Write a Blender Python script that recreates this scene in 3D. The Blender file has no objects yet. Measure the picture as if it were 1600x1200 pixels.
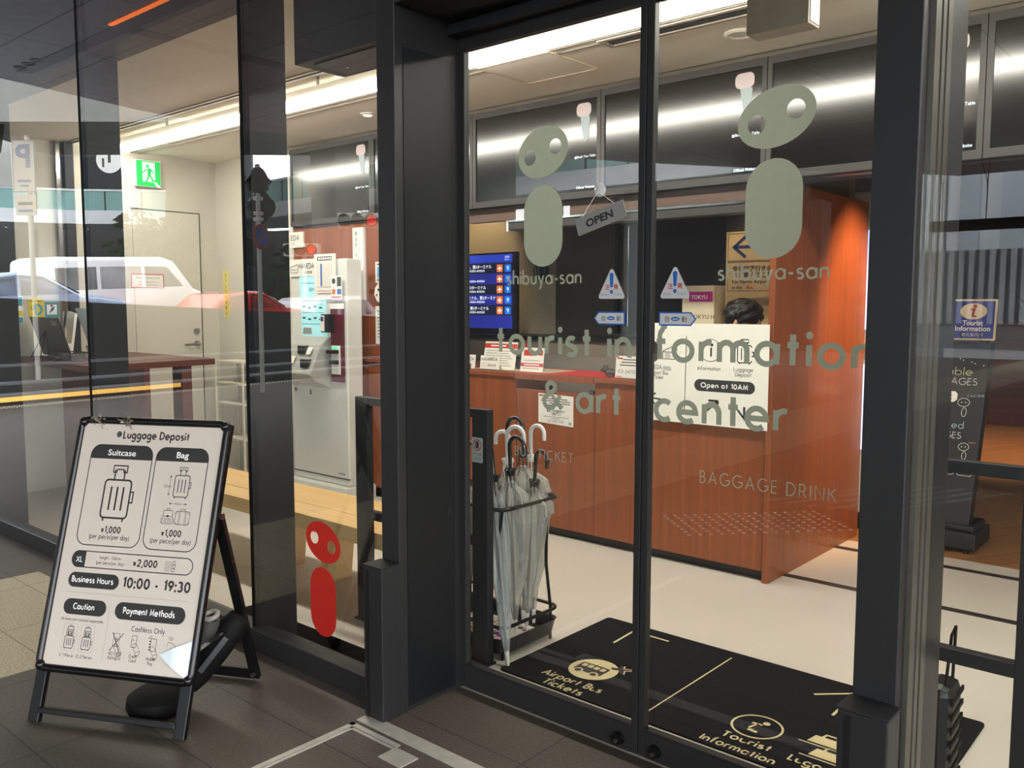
import bpy, bmesh, math, random
from mathutils import Vector, Matrix
from mathutils.geometry import delaunay_2d_cdt
random.seed(11)
sc = bpy.context.scene
col = sc.collection
PI = math.pi
# ------------------------------------------------------------------ camera
cd = bpy.data.cameras.new('camera'); cam = bpy.data.objects.new('camera', cd); col.objects.link(cam)
cd.sensor_width = 36.0; cd.lens = 30.731; cd.clip_start = .05; cd.clip_end = 600
RX = (0.755215, 0.655477, 0.001079); RY = (0.058792, -0.066098, -0.996080); RZ = (-0.652836, 0.752317, -0.088455)
cam.matrix_world = Matrix(((RX[0], -RY[0], -RZ[0], 0), (RX[1], -RY[1], -RZ[1], 0), (RX[2], -RY[2], -RZ[2], 1.5), (0, 0, 0, 1)))
sc.camera = cam
# ------------------------------------------------------------------ world, exposure
sc.view_settings.view_transform = 'Standard'; sc.view_settings.look = 'None'
sc.view_settings.exposure = 0.0; sc.view_settings.gamma = 1.0; sc.view_settings.use_curve_mapping = False
sc.cycles.use_denoising = True
sc.cycles.max_bounces = 8; sc.cycles.transparent_max_bounces = 24; sc.cycles.caustics_reflective = False; sc.cycles.caustics_refractive = False
w = bpy.data.worlds.new('overcast_sky'); sc.world = w; w.use_nodes = True
bg = w.node_tree.nodes['Background']; bg.inputs[0].default_value = (.96, .98, 1.0, 1); bg.inputs[1].default_value = 8.5
def lamp(kind, name, loc, energy, color, parent=None, target=None, **kw):
    d = bpy.data.lights.new(name, kind); d.energy = energy; d.color = color
    for k, v in kw.items(): setattr(d, k, v)
    o = bpy.data.objects.new(name, d); col.objects.link(o); o.location = loc
    if target is not None:
        o.rotation_euler = (Vector(target) - Vector(loc)).to_track_quat('-Z', 'Y').to_euler()
    if parent is not None:
        o.parent = parent; o.matrix_parent_inverse = WM[parent.name].inverted()
    return o
WM = {}
# ------------------------------------------------------------------ helpers
def lin(h):
    h = h.lstrip('#'); r = []
    for i in (0, 2, 4):
        c = int(h[i:i+2], 16) / 255
        r.append(c / 12.92 if c <= .04045 else ((c + .055) / 1.055) ** 2.4)
    return tuple(r)
MC = {}
def mat(name, hexc, rough=.5, metal=0., var=.06, scale=12., stretch=(1, 1, 1), bump=0., spec=.5, emit=None, es=0., coat=0., detail=3.):
    if name in MC: return MC[name]
    m = bpy.data.materials.new(name); m.use_nodes = True; nt = m.node_tree; b = nt.nodes['Principled BSDF']
    c = lin(hexc)
    tc = nt.nodes.new('ShaderNodeTexCoord'); mp = nt.nodes.new('ShaderNodeMapping'); mp.inputs['Scale'].default_value = stretch
    nz = nt.nodes.new('ShaderNodeTexNoise'); nz.inputs['Scale'].default_value = scale; nz.inputs['Detail'].default_value = detail
    cr = nt.nodes.new('ShaderNodeValToRGB')
    cr.color_ramp.elements[0].position = .3; cr.color_ramp.elements[1].position = .7
    cr.color_ramp.elements[0].color = tuple(max(0, x * (1 - var)) for x in c) + (1,)
    cr.color_ramp.elements[1].color = tuple(min(1, x * (1 + var)) for x in c) + (1,)
    nt.links.new(tc.outputs['Object'], mp.inputs[0]); nt.links.new(mp.outputs[0], nz.inputs['Vector'])
    nt.links.new(nz.outputs['Fac'], cr.inputs[0]); nt.links.new(cr.outputs[0], b.inputs['Base Color'])
    b.inputs['Roughness'].default_value = rough; b.inputs['Metallic'].default_value = metal
    b.inputs['Specular IOR Level'].default_value = spec; b.inputs['Coat Weight'].default_value = coat
    if bump:
        bp = nt.nodes.new('ShaderNodeBump'); bp.inputs['Strength'].default_value = bump; bp.inputs['Distance'].default_value = .004
        nt.links.new(nz.outputs['Fac'], bp.inputs['Height']); nt.links.new(bp.outputs[0], b.inputs['Normal'])
    if emit:
        b.inputs['Emission Color'].default_value = lin(emit) + (1,); b.inputs['Emission Strength'].default_value = es
    MC[name] = m; return m
def wood(name, h1, h2, rough=.4, axis=2, scale=9., gain=18., coat=0.):
    if name in MC: return MC[name]
    m = mat(name, h1, rough, 0, .1, scale); nt = m.node_tree
    mp = [n for n in nt.nodes if n.type == 'MAPPING'][0]; cr = [n for n in nt.nodes if n.type == 'VALTORGB'][0]; nz = [n for n in nt.nodes if n.type == 'TEX_NOISE'][0]
    s = [gain] * 3; s[axis] = .55; mp.inputs['Scale'].default_value = s
    nz.inputs['Scale'].default_value = scale / 6; nz.inputs['Detail'].default_value = 6; nz.inputs['Distortion'].default_value = .6
    cr.color_ramp.elements[0].color = lin(h1) + (1,); cr.color_ramp.elements[1].color = lin(h2) + (1,)
    nt.nodes['Principled BSDF'].inputs['Coat Weight'].default_value = coat
    return m
def bricks(name, h1, h2, hm, bw, rh, mort, rough=.6, offset=.5, shift=(0, 0, 0), rot=(0, 0, 0), speck=0., bump=0., squash=1., metal=0.):
    if name in MC: return MC[name]
    m = bpy.data.materials.new(name); m.use_nodes = True; nt = m.node_tree; b = nt.nodes['Principled BSDF']
    tc = nt.nodes.new('ShaderNodeNewGeometry'); mp = nt.nodes.new('ShaderNodeMapping')
    mp.inputs['Location'].default_value = shift; mp.inputs['Rotation'].default_value = rot
    br = nt.nodes.new('ShaderNodeTexBrick'); br.offset = offset; br.squash = squash
    for k, v in (('Scale', 1), ('Mortar Size', mort), ('Mortar Smooth', .1), ('Brick Width', bw), ('Row Height', rh), ('Bias', 0)): br.inputs[k].default_value = v
    br.inputs['Color1'].default_value = lin(h1) + (1,); br.inputs['Color2'].default_value = lin(h2) + (1,); br.inputs['Mortar'].default_value = lin(hm) + (1,)
    nt.links.new(tc.outputs['Position'], mp.inputs[0]); nt.links.new(mp.outputs[0], br.inputs['Vector'])
    nz = nt.nodes.new('ShaderNodeTexNoise'); nz.inputs['Scale'].default_value = 90 if speck else 5; nz.inputs['Detail'].default_value = 4
    nt.links.new(tc.outputs['Position'], nz.inputs['Vector'])
    mx = nt.nodes.new('ShaderNodeMix'); mx.data_type = 'RGBA'; mx.blend_type = 'OVERLAY'; mx.inputs['Factor'].default_value = .35 + speck
    nt.links.new(br.outputs['Color'], mx.inputs['A']); nt.links.new(nz.outputs['Fac'], mx.inputs['B']); nt.links.new(mx.outputs['Result'], b.inputs['Base Color'])
    b.inputs['Roughness'].default_value = rough; b.inputs['Metallic'].default_value = metal
    if bump:
        bp = nt.nodes.new('ShaderNodeBump'); bp.inputs['Strength'].default_value = bump; bp.inputs['Distance'].default_value = .003
        nt.links.new(br.outputs['Fac'], bp.inputs['Height']); bp.invert = True; nt.links.new(bp.outputs[0], b.inputs['Normal'])
    MC[name] = m; return m
def glass(name, tint=(.95, .97, .96), ior=1.52):
    # thin sheet: see-through plus one mirror reflection (the sum of both faces) at the face turned to the ray
    if name in MC: return MC[name]
    m = bpy.data.materials.new(name); m.use_nodes = True; nt = m.node_tree; nt.nodes.clear()
    out = nt.nodes.new('ShaderNodeOutputMaterial'); mix = nt.nodes.new('ShaderNodeMixShader'); tr = nt.nodes.new('ShaderNodeBsdfTransparent'); gl = nt.nodes.new('ShaderNodeBsdfGlossy')
    nz = nt.nodes.new('ShaderNodeTexNoise'); nz.inputs['Scale'].default_value = 3.
    hs = nt.nodes.new('ShaderNodeMix'); hs.data_type = 'RGBA'; hs.inputs['Factor'].default_value = 0
    hs.inputs['A'].default_value = tint + (1,); hs.inputs['B'].default_value = tuple(t * .98 for t in tint) + (1,)
    nt.links.new(nz.outputs['Fac'], hs.inputs['Factor']); nt.links.new(hs.outputs['Result'], tr.inputs[0])
    gl.inputs['Roughness'].default_value = 0.; gl.inputs[0].default_value = (1, 1, 1, 1)
    fr = nt.nodes.new('ShaderNodeFresnel'); fr.inputs[0].default_value = ior
    def M(op, a, b):
        n = nt.nodes.new('ShaderNodeMath'); n.operation = op
        for i, x in enumerate((a, b)):
            if isinstance(x, (int, float)): n.inputs[i].default_value = x
            else: nt.links.new(x, n.inputs[i])
        return n.outputs[0]
    r = fr.outputs[0]; tot = M('DIVIDE', M('MULTIPLY', r, 2), M('ADD', r, 1))
    geo = nt.nodes.new('ShaderNodeNewGeometry'); fac = M('MULTIPLY', tot, M('SUBTRACT', 1, geo.outputs['Backfacing']))
    nt.links.new(fac, mix.inputs[0]); nt.links.new(tr.outputs[0], mix.inputs[1]); nt.links.new(gl.outputs[0], mix.inputs[2]); nt.links.new(mix.outputs[0], out.inputs[0])
    MC[name] = m; return m
def vinyl(name, hexc, fac_t=.55, rough=.12):
    if name in MC: return MC[name]
    m = bpy.data.materials.new(name); m.use_nodes = True; nt = m.node_tree; nt.nodes.clear()
    out = nt.nodes.new('ShaderNodeOutputMaterial'); a = nt.nodes.new('ShaderNodeMixShader'); p = nt.nodes.new('ShaderNodeBsdfPrincipled'); t = nt.nodes.new('ShaderNodeBsdfTransparent')
    p.inputs['Base Color'].default_value = lin(hexc) + (1,); p.inputs['Roughness'].default_value = rough
    lw = nt.nodes.new('ShaderNodeLayerWeight'); lw.inputs[0].default_value = .35
    mr = nt.nodes.new('ShaderNodeMapRange'); mr.inputs['To Min'].default_value = 1 - fac_t; mr.inputs['To Max'].default_value = .95
    nt.links.new(lw.outputs['Facing'], mr.inputs[0])
    nt.links.new(mr.outputs[0], a.inputs[0]); nt.links.new(t.outputs[0], a.inputs[1]); nt.links.new(p.outputs[0], a.inputs[2]); nt.links.new(a.outputs[0], out.inputs[0])
    MC[name] = m; return m
def glow(name, hexc, s):
    if name in MC: return MC[name]
    m = mat(name, hexc, .5, emit=hexc, es=s); return m

def tag(o, label=None, cat=None, group=None, kind=None):
    for k, v in (('label', label), ('category', cat), ('group', group), ('kind', kind)):
        if v: o[k] = v
    return o
def T(name, label, cat, loc=(0, 0, 0), group=None, rz=0., kind=None):
    o = bpy.data.objects.new(name, None); col.objects.link(o); o.empty_display_size = .1
    o.location = loc; o.rotation_euler = (0, 0, rz)
    WM[o.name] = Matrix.Translation(Vector(loc)) @ Matrix.Rotation(rz, 4, 'Z')
    return tag(o, label, cat, group, kind)
class MB:
    def __init__(s): s.v = []; s.f = []; s.flat = False
    def add(s, vs, fs):
        n = len(s.v); s.v += [Vector(v) for v in vs]; s.f += [tuple(i + n for i in f) for f in fs]; return s
    def box(s, x0, x1, y0, y1, z0, z1):
        return s.add([(x0, y0, z0), (x1, y0, z0), (x1, y1, z0), (x0, y1, z0), (x0, y0, z1), (x1, y0, z1), (x1, y1, z1), (x0, y1, z1)],
                     [(3, 2, 1, 0), (4, 5, 6, 7), (0, 1, 5, 4), (1, 2, 6, 5), (2, 3, 7, 6), (3, 0, 4, 7)])
    def bar(s, p0, p1, wd, ht, up=(0, 0, 1)):
        p0 = Vector(p0); p1 = Vector(p1); d = (p1 - p0).normalized(); up = Vector(up)
        if abs(d.dot(up)) > .95: up = Vector((0, 1, 0))
        a = d.cross(up).normalized() * wd / 2; b = a.cross(d).normalized() * ht / 2
        vs = [p + i * a + j * b for p in (p0, p1) for i, j in ((-1, -1), (1, -1), (1, 1), (-1, 1))]
        return s.add(vs, [(0, 1, 2, 3), (7, 6, 5, 4), (0, 4, 5, 1), (1, 5, 6, 2), (2, 6, 7, 3), (3, 7, 4, 0)])
    def tube(s, pts, r, n=8, closed=False, caps=True):
        pts = [Vector(p) for p in pts]; m = len(pts); rr = r if isinstance(r, (list, tuple)) else [r] * m
        rings = []; prev = None
        for i in range(m):
            a = pts[(i - 1) % m] if (closed or i > 0) else pts[i]; b = pts[(i + 1) % m] if (closed or i < m - 1) else pts[i]
            d = (b - a).normalized()
            if prev is None:
                u = d.orthogonal().normalized()
            else:
                u = prev - d * prev.dot(d)
                u = u.normalized() if u.length > 1e-6 else d.orthogonal().normalized()
            prev = u; v = d.cross(u)
            rings.append([pts[i] + (u * math.cos(2 * PI * k / n) + v * math.sin(2 * PI * k / n)) * rr[i] for k in range(n)])
        vs = [q for ring in rings for q in ring]; fs = []
        for i in range(m if closed else m - 1):
            j = (i + 1) % m
            for k in range(n): fs.append((i * n + k, i * n + (k + 1) % n, j * n + (k + 1) % n, j * n + k))
        if not closed and caps: fs += [tuple(range(n - 1, -1, -1)), tuple((m - 1) * n + k for k in range(n))]
        return s.add(vs, fs)
    def cyl(s, p0, p1, r, n=16, r2=None): return s.tube([p0, p1], [r, r if r2 is None else r2], n)
    def lathe(s, prof, c=(0, 0, 0), n=20, axis=None, flute=None):
        c = Vector(c); ax = Vector(axis).normalized() if axis else Vector((0, 0, 1)); u = ax.orthogonal().normalized(); v = ax.cross(u)
        vs = []; fs = []; m = len(prof)
        for i, (r, z) in enumerate(prof):
            for k in range(n):
                q = r * (flute(k, i) if flute else 1); a = 2 * PI * k / n
                vs.append(c + ax * z + (u * math.cos(a) + v * math.sin(a)) * q)
        for i in range(m - 1):
            for k in range(n): fs.append((i * n + k, i * n + (k + 1) % n, (i + 1) * n + (k + 1) % n, (i + 1) * n + k))
        if prof[0][0] > 1e-5: fs.append(tuple(range(n - 1, -1, -1)))
        if prof[-1][0] > 1e-5: fs.append(tuple((m - 1) * n + k for k in range(n)))
        return s.add(vs, fs)
    def prism(s, poly, o, u, v, t):
        o = Vector(o); u = Vector(u); v = Vector(v); nn = u.cross(v).normalized() * t; n = len(poly)
        vs = [o + u * x + v * y for x, y in poly] + [o + u * x + v * y + nn for x, y in poly]
        return s.add(vs, [tuple(range(n - 1, -1, -1)), tuple(range(n, 2 * n))] + [(i, (i + 1) % n, (i + 1) % n + n, i + n) for i in range(n)])
    def ball(s, c, rx, ry, rz, n=16, m=10):
        vs = []; fs = []
        for i in range(m + 1):
            t = PI * i / m
            for k in range(n):
                a = 2 * PI * k / n; vs.append((c[0] + rx * math.sin(t) * math.cos(a), c[1] + ry * math.sin(t) * math.sin(a), c[2] + rz * math.cos(t)))
        for i in range(m):
            for k in range(n): fs.append((i * n + k, (i + 1) * n + k, (i + 1) * n + (k + 1) % n, i * n + (k + 1) % n))
        return s.add(vs, fs)
    def build(s, name, m, parent=None, smooth=False, bev=0., label=None, kind=None, seg=2, weld=True):
        me = bpy.data.meshes.new(name); o = bpy.data.objects.new(name, me); col.objects.link(o)
        if parent is not None:
            W = WM[parent.name]; o.parent = parent; WM[o.name] = W
        else:
            xs = [v.x for v in s.v]; ys = [v.y for v in s.v]; zs = [v.z for v in s.v]
            L = Vector(((min(xs) + max(xs)) / 2, (min(ys) + max(ys)) / 2, min(zs))); o.location = L; W = Matrix.Translation(L); WM[o.name] = W
        Wi = W.inverted(); me.from_pydata([Wi @ v for v in s.v], [], s.f)
        if not s.flat:
            bm = bmesh.new(); bm.from_mesh(me)
            if weld: bmesh.ops.remove_doubles(bm, verts=bm.verts, dist=1e-5)
            bmesh.ops.recalc_face_normals(bm, faces=bm.faces); bm.to_mesh(me); bm.free()
        me.materials.append(m)
        if smooth:
            for p in me.polygons: p.use_smooth = True
            me.set_sharp_from_angle(angle=math.radians(40))
        if bev:
            md = o.modifiers.new('bevel', 'BEVEL'); md.width = bev; md.segments = seg; md.limit_method = 'ANGLE'; md.angle_limit = math.radians(40)
        if label: o['label'] = label
        if kind: o['kind'] = kind
        return o
def S(name, mb, m, parent=None, bev=0., smooth=False):           # a piece of the setting
    return mb.build(name, m, parent, smooth, bev, kind='structure')
def copy_tree(o, parent=None):
    c = o.copy(); col.objects.link(c)
    if parent is not None: c.parent = parent
    WM[c.name] = WM.get(o.name, Matrix())
    for ch in [x for x in col.objects if x.parent == o]: copy_tree(ch, c)
    return c
def arc(cx, cy, rx, ry, a0, a1, n=14):
    return [(cx + rx * math.cos(math.radians(a0 + (a1 - a0) * i / n)), cy + ry * math.sin(math.radians(a0 + (a1 - a0) * i / n))) for i in range(n + 1)]
def rr_pts(x0, y0, x1, y1, r, n=6):
    return (arc(x1 - r, y1 - r, r, r, 0, 90, n) + arc(x0 + r, y1 - r, r, r, 90, 180, n) + arc(x0 + r, y0 + r, r, r, 180, 270, n) + arc(x1 - r, y0 + r, r, r, 270, 360, n))
# ---- geometric sans drawn with strokes: cap height 1, x height .64
O = (.30, .32)
def _g():
    q = .30; h = .64; c = lambda: arc(q, .32, q, .32, 0, 360, 24)
    G = {}
    def g(ch, adv, *st): G[ch] = (adv, st)
    g('a', .60, c(), [(.6, h), (.6, 0)]); g('b', .60, c(), [(0, 1.05), (0, 0)]); g('c', .52, arc(q, .32, q, .32, 48, 312, 20))
    g('d', .60, c(), [(.6, 1.05), (.6, 0)]); g('e', .60, [(.0, .32), (.6, .32)] + arc(q, .32, q, .32, 0, 312, 22)[1:])
    g('f', .32, [(.12, 0), (.12, .83)] + arc(.32, .83, .20, .2, 180, 75, 8)[1:], [(0, .62), (.32, .62)])
    g('g', .60, c(), [(.6, h), (.6, -.02)] + arc(q, -.02, q, .28, 0, -150, 12)[1:])
    g('h', .5, [(0, 1.05), (0, 0)], arc(.25, .38, .25, .26, 180, 0, 12) + [(.5, 0)]); g('i', .0, [(0, h), (0, 0)], ('dot', 0, .86))
    g('j', .06, [(.06, h), (.06, -.1), (-.06, -.26)], ('dot', .06, .86)); g('k', .45, [(0, 1.05), (0, 0)], [(.42, h), (.02, .3)], [(.14, .4), (.46, 0)])
    g('l', .0, [(0, 1.05), (0, 0)]); g('m', .86, [(0, h), (0, 0)], arc(.215, .40, .215, .24, 180, 0, 10) + [(.43, 0)], arc(.645, .40, .215, .24, 180, 0, 10) + [(.86, 0)])
    g('n', .5, [(0, h), (0, 0)], arc(.25, .38, .25, .26, 180, 0, 12) + [(.5, 0)]); g('o', .62, arc(.31, .32, .31, .32, 0, 360, 24))
    g('p', .6, c(), [(0, h), (0, -.32)]); g('q', .6, c(), [(.6, h), (.6, -.32)]); g('r', .3, [(0, h), (0, 0)], arc(.25, .36, .25, .26, 180, 70, 8))
    g('s', .38, arc(.19, .475, .17, .155, 40, 215, 10) + arc(.19, .165, .19, .165, 62, -145, 12)); g('t', .32, [(.16, .95), (.16, 0)], [(0, .62), (.32, .62)])
    g('u', .5, [(0, h), (0, .26)] + arc(.25, .26, .25, .26, 180, 360, 12)[1:] + [(.5, h)], [(.5, h), (.5, 0)]); g('v', .5, [(0, h), (.25, 0), (.5, h)])
    g('w', .78, [(0, h), (.2, 0), (.39, h), (.58, 0), (.78, h)]); g('x', .46, [(0, h), (.46, 0)], [(.46, h), (0, 0)]); g('y', .5, [(0, h), (.26, .03)], [(.5, h), (.14, -.32)]); g('z', .42, [(0, .62), (.42, .62), (0, .02), (.42, .02)])
    g('A', .76, [(0, 0), (.38, 1), (.76, 0)], [(.14, .34), (.62, .34)]); g('B', .48, [(0, 0), (0, 1), (.22, 1)] + arc(.22, .765, .22, .235, 90, -90, 10) + [(0, .53)], [(.22, .53)] + arc(.24, .265, .26, .265, 90, -90, 10) + [(0, 0)])
    g('C', .72, arc(.45, .5, .45, .5, 50, 310, 22)); g('D', .66, [(0, 0), (0, 1), (.2, 1)] + arc(.2, .5, .48, .5, 90, -90, 16) + [(0, 0)]); g('E', .44, [(.44, 1), (0, 1), (0, 0), (.44, 0)], [(0, .53), (.4, .53)])
    g('F', .42, [(.42, 1), (0, 1), (0, 0)], [(0, .53), (.38, .53)]); g('G', .86, arc(.47, .5, .47, .5, 48, 340, 24) + [(.92, .45), (.52, .45)]); g('H', .64, [(0, 0), (0, 1)], [(.64, 0), (.64, 1)], [(0, .53), (.64, .53)])
    g('I', 0, [(0, 0), (0, 1)]); g('J', .36, [(.36, 1), (.36, .22)] + arc(.16, .2, .2, .2, 0, -150, 8)); g('K', .58, [(0, 0), (0, 1)], [(.54, 1), (.02, .46)], [(.16, .6), (.6, 0)]); g('L', .42, [(0, 1), (0, 0), (.42, 0)])
    g('M', .84, [(0, 0), (.1, 1), (.42, .2), (.74, 1), (.84, 0)]); g('N', .68, [(0, 0), (0, 1), (.68, 0), (.68, 1)]); g('O', 1.0, arc(.5, .5, .5, .5, 0, 360, 28)); g('P', .46, [(0, 0), (0, 1), (.22, 1)] + arc(.22, .72, .25, .28, 90, -90, 12) + [(0, .44)])
    g('Q', 1.0, arc(.5, .5, .5, .5, 0, 360, 28), [(.6, .3), (.95, -.02)]); g('R', .5, [(0, 0), (0, 1), (.22, 1)] + arc(.22, .73, .25, .27, 90, -90, 12) + [(0, .46)], [(.22, .46), (.52, 0)]); g('S', .46, arc(.24, .755, .21, .24, 42, 235, 12) + arc(.22, .27, .25, .27, 55, -150, 14))
    g('T', .52, [(0, 1), (.52, 1)], [(.26, 1), (.26, 0)]); g('U', .6, [(0, 1), (0, .3)] + arc(.3, .3, .3, .3, 180, 360, 12) + [(.6, 1)]); g('V', .7, [(0, 1), (.35, 0), (.7, 1)]); g('W', 1.04, [(0, 1), (.26, 0), (.52, 1), (.78, 0), (1.04, 1)])
    g('X', .62, [(0, 1), (.62, 0)], [(.62, 1), (0, 0)]); g('Y', .62, [(0, 1), (.31, .48), (.62, 1)], [(.31, .48), (.31, 0)]); g('Z', .56, [(0, 1), (.56, 1), (0, 0), (.56, 0)])
    g('0', .56, arc(.28, .5, .28, .5, 0, 360, 22)); g('1', .2, [(.02, .84), (.2, 1), (.2, 0)]); g('2', .5, arc(.25, .73, .24, .27, 165, -35, 12) + [(0, 0), (.5, 0)]); g('3', .48, arc(.22, .755, .21, .245, 150, -80, 12), arc(.22, .26, .26, .26, 85, -150, 14))
    g('4', .58, [(.44, 0), (.44, 1), (0, .28), (.58, .28)]); g('5', .48, [(.44, 1), (.12, 1), (.06, .56)] + arc(.22, .31, .27, .31, 120, -145, 14)); g('6', .52, [(.36, 1), (.06, .46)], arc(.26, .28, .26, .28, 0, 360, 20)); g('7', .48, [(0, 1), (.48, 1), (.1, 0)])
    g('8', .5, arc(.25, .77, .2, .23, 0, 360, 18), arc(.25, .27, .25, .27, 0, 360, 18)); g('9', .52, [(.16, 0), (.46, .54)], arc(.26, .72, .26, .28, 0, 360, 20))
    g('&', .78, [(.76, 0), (.16, .70)] + arc(.30, .80, .17, .18, 215, -30, 12) + [(.12, .46)] + arc(.26, .26, .25, .26, 130, 300, 10) + [(.70, .50)])
    g('(', .16, arc(.3, .4, .3, .62, 120, 240, 10)); g(')', .16, arc(-.14, .4, .3, .62, 60, -60, 10)); g('/', .4, [(0, -.1), (.4, 1.05)]); g('-', .3, [(0, .34), (.3, .34)]); g(':', 0, ('dot', 0, .1), ('dot', 0, .6)); g('.', 0, ('dot', 0, .06)); g(',', .04, [(.06, .1), (0, -.14)])
    g('Y=', .5, [(0, .62), (.25, .34), (.5, .62)], [(.25, .34), (.25, 0)], [(.05, .28), (.45, .28)], [(.05, .14), (.45, .14)]); g('~', .3, arc(.08, .3, .08, .06, 180, 0, 6) + arc(.24, .3, .08, .06, 180, 360, 6)); g('!', 0, [(0, 1), (0, .3)], ('dot', 0, .06)); g("'", 0, [(0, 1), (0, .8)])
    return G
GL = _g()
FT = {}
def font_polys(s, bold=0.):
    k = (s, bold)
    if k not in FT:
        c = bpy.data.curves.new('t', 'FONT'); c.body = s; c.size = 1; c.offset = bold; c.resolution_u = 3; c.fill_mode = 'FRONT' if hasattr(c, 'fill_mode') else c.fill_mode
        o = bpy.data.objects.new('t', c); col.objects.link(o)
        me = bpy.data.meshes.new_from_object(o)
        vs = [(v.co.x, v.co.y) for v in me.vertices]; fs = [tuple(p.vertices) for p in me.polygons]
        bpy.data.objects.remove(o); bpy.data.curves.remove(c); bpy.data.meshes.remove(me)
        wd = max((v[0] for v in vs), default=0)
        FT[k] = (vs, fs, wd)
    return FT[k]
class Art:
    # flat printing on a surface: o is the lower left corner, u runs right, v runs up
    def __init__(s, o, u, v, eps=.0006, fn=None):
        s.o = Vector(o); s.u = Vector(u).normalized(); s.v = Vector(v).normalized(); s.n = s.u.cross(s.v); s.eps = eps; s.c = {}; s.L = 1; s.fn = fn
    def P(s, x, y):
        if s.fn: return s.fn(x, y, s.eps * s.L)
        return s.o + s.u * x + s.v * y + s.n * (s.eps * s.L)
    def mb(s, c):
        if c not in s.c: s.c[c] = MB(); s.c[c].flat = True
        return s.c[c]
    def poly(s, c, pts, L=1): s.L = L; s.mb(c).add([s.P(*p) for p in pts], [tuple(range(len(pts)))])
    def rect(s, c, x0, y0, x1, y1, L=1): s.poly(c, [(x0, y0), (x1, y0), (x1, y1), (x0, y1)], L)
    def rrect(s, c, x0, y0, x1, y1, r, L=1): s.poly(c, rr_pts(x0, y0, x1, y1, r), L)
    def disc(s, c, x, y, rx, ry=None, L=1, rot=0., n=28):
        ry = ry or rx; k = math.radians(rot)
        s.poly(c, [(x + rx * math.cos(a) * math.cos(k) - ry * math.sin(a) * math.sin(k), y + rx * math.cos(a) * math.sin(k) + ry * math.sin(a) * math.cos(k)) for a in [2 * PI * i / n for i in range(n)]], L)
    def line(s, c, pts, w, L=1, closed=False):
        s.L = L; n = len(pts)
        if not closed and n > 2 and math.dist(pts[0], pts[-1]) < 1e-6: closed = True; pts = pts[:-1]; n -= 1
        if closed and n > 2 and math.dist(pts[0], pts[-1]) < 1e-6: pts = pts[:-1]; n -= 1
        Lf = []; Rt = []
        for i in range(n):
            p = Vector(pts[i]); a = Vector(pts[i - 1]) if (closed or i) else None; b = Vector(pts[(i + 1) % n]) if (closed or i < n - 1) else None
            d0 = (p - a) if a is not None else None; d1 = (b - p) if b is not None else None
            if d0 is None: d0 = d1
            if d1 is None: d1 = d0
            d0 = d0.normalized() if d0.length > 1e-9 else d1.normalized(); d1 = d1.normalized() if d1.length > 1e-9 else d0
            n0 = Vector((-d0.y, d0.x)); n1 = Vector((-d1.y, d1.x)); m = n0 + n1
            if m.length < .3: m = n1
            m.normalize(); k = w / 2 / max(.45, m.dot(n1))
            Lf.append(p + m * k); Rt.append(p - m * k)
        vs = [s.P(*q) for q in Lf] + [s.P(*q) for q in Rt]
        s.mb(c).add(vs, [(n + i, n + (i + 1) % n, (i + 1) % n, i) for i in range(n if closed else n - 1)])
    def ring(s, c, x, y, rx, ry, w, L=1, n=32): s.line(c, arc(x, y, rx, ry, 0, 360, n), w, L)
    def text(s, c, t, x, y, size, w=.14, align='l', L=1, track=.14, slant=0., width=None, bold=None):
        # stroke lettering; size is the cap height
        gap = track + w; items = []; cx = w / 2; i = 0
        while i < len(t):
            ch = t[i]
            if ch == '\u00a5': ch = 'Y='
            if ch == ' ': cx += .34 + track; i += 1; continue
            adv, st = GL[ch]; items.append((cx, st)); cx += adv + gap; i += 1
        tot = cx - gap + w / 2; kx = 1.
        if width: kx = width / (tot * size)
        x0 = x - {'l': 0, 'c': .5, 'r': 1}[align] * tot * size * kx
        for ox, st in items:
            for q in st:
                if q[0] == 'dot': s.disc(c, x0 + (ox + q[1]) * size * kx + slant * q[2] * size, y + q[2] * size, w * .62 * size * min(1, kx), w * .62 * size, L, n=14)
                else: s.line(c, [(x0 + (ox + a) * size * kx + slant * b * size, y + (w / 2 + b * (1 - w)) * size if 0 <= b <= 1 else y + b * size) for a, b in q], w * size, L)
        return tot * size * kx
    def ft(s, c, t, x, y, size, align='l', L=1, width=None, bold=0., rot=0.):
        vs, fs, wd = font_polys(t, bold); kx = size
        if width and wd: kx = width / wd
        x0 = -{'l': 0, 'c': .5, 'r': 1}[align] * wd * kx; s.L = L; ca = math.cos(math.radians(rot)); sa = math.sin(math.radians(rot))
        pts = [(x0 + a * kx, b * size) for a, b in vs]
        s.mb(c).add([s.P(x + a * ca - b * sa, y + a * sa + b * ca) for a, b in pts], fs)
    def suitcase(s, c, x, y, wd, ht, lw, L=1, side=1):
        b = ht * .70; s.line(c, rr_pts(x, y + ht * .06, x + wd, y + ht * .06 + b, wd * .14, 4), lw, L)
        for k in (.28, .5, .72): s.line(c, [(x + wd * k, y + ht * .06 + b * .16), (x + wd * k, y + ht * .06 + b * .84)], lw, L)
        s.line(c, [(x + wd * .3, y + ht * .06 + b), (x + wd * .3, y + ht * .88)], lw, L); s.line(c, [(x + wd * .7, y + ht * .06 + b), (x + wd * .7, y + ht * .88)], lw, L)
        s.line(c, rr_pts(x + wd * .22, y + ht * .87, x + wd * .78, y + ht, wd * .08, 3), lw, L)
        for k in (.15, .85): s.line(c, [(x + wd * k, y), (x + wd * k, y + ht * .06)], lw, L)
        if side: s.line(c, [(x + wd, y + ht * .5), (x + wd * 1.14, y + ht * .5), (x + wd * 1.14, y + ht * .33), (x + wd, y + ht * .33)], lw, L)
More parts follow.
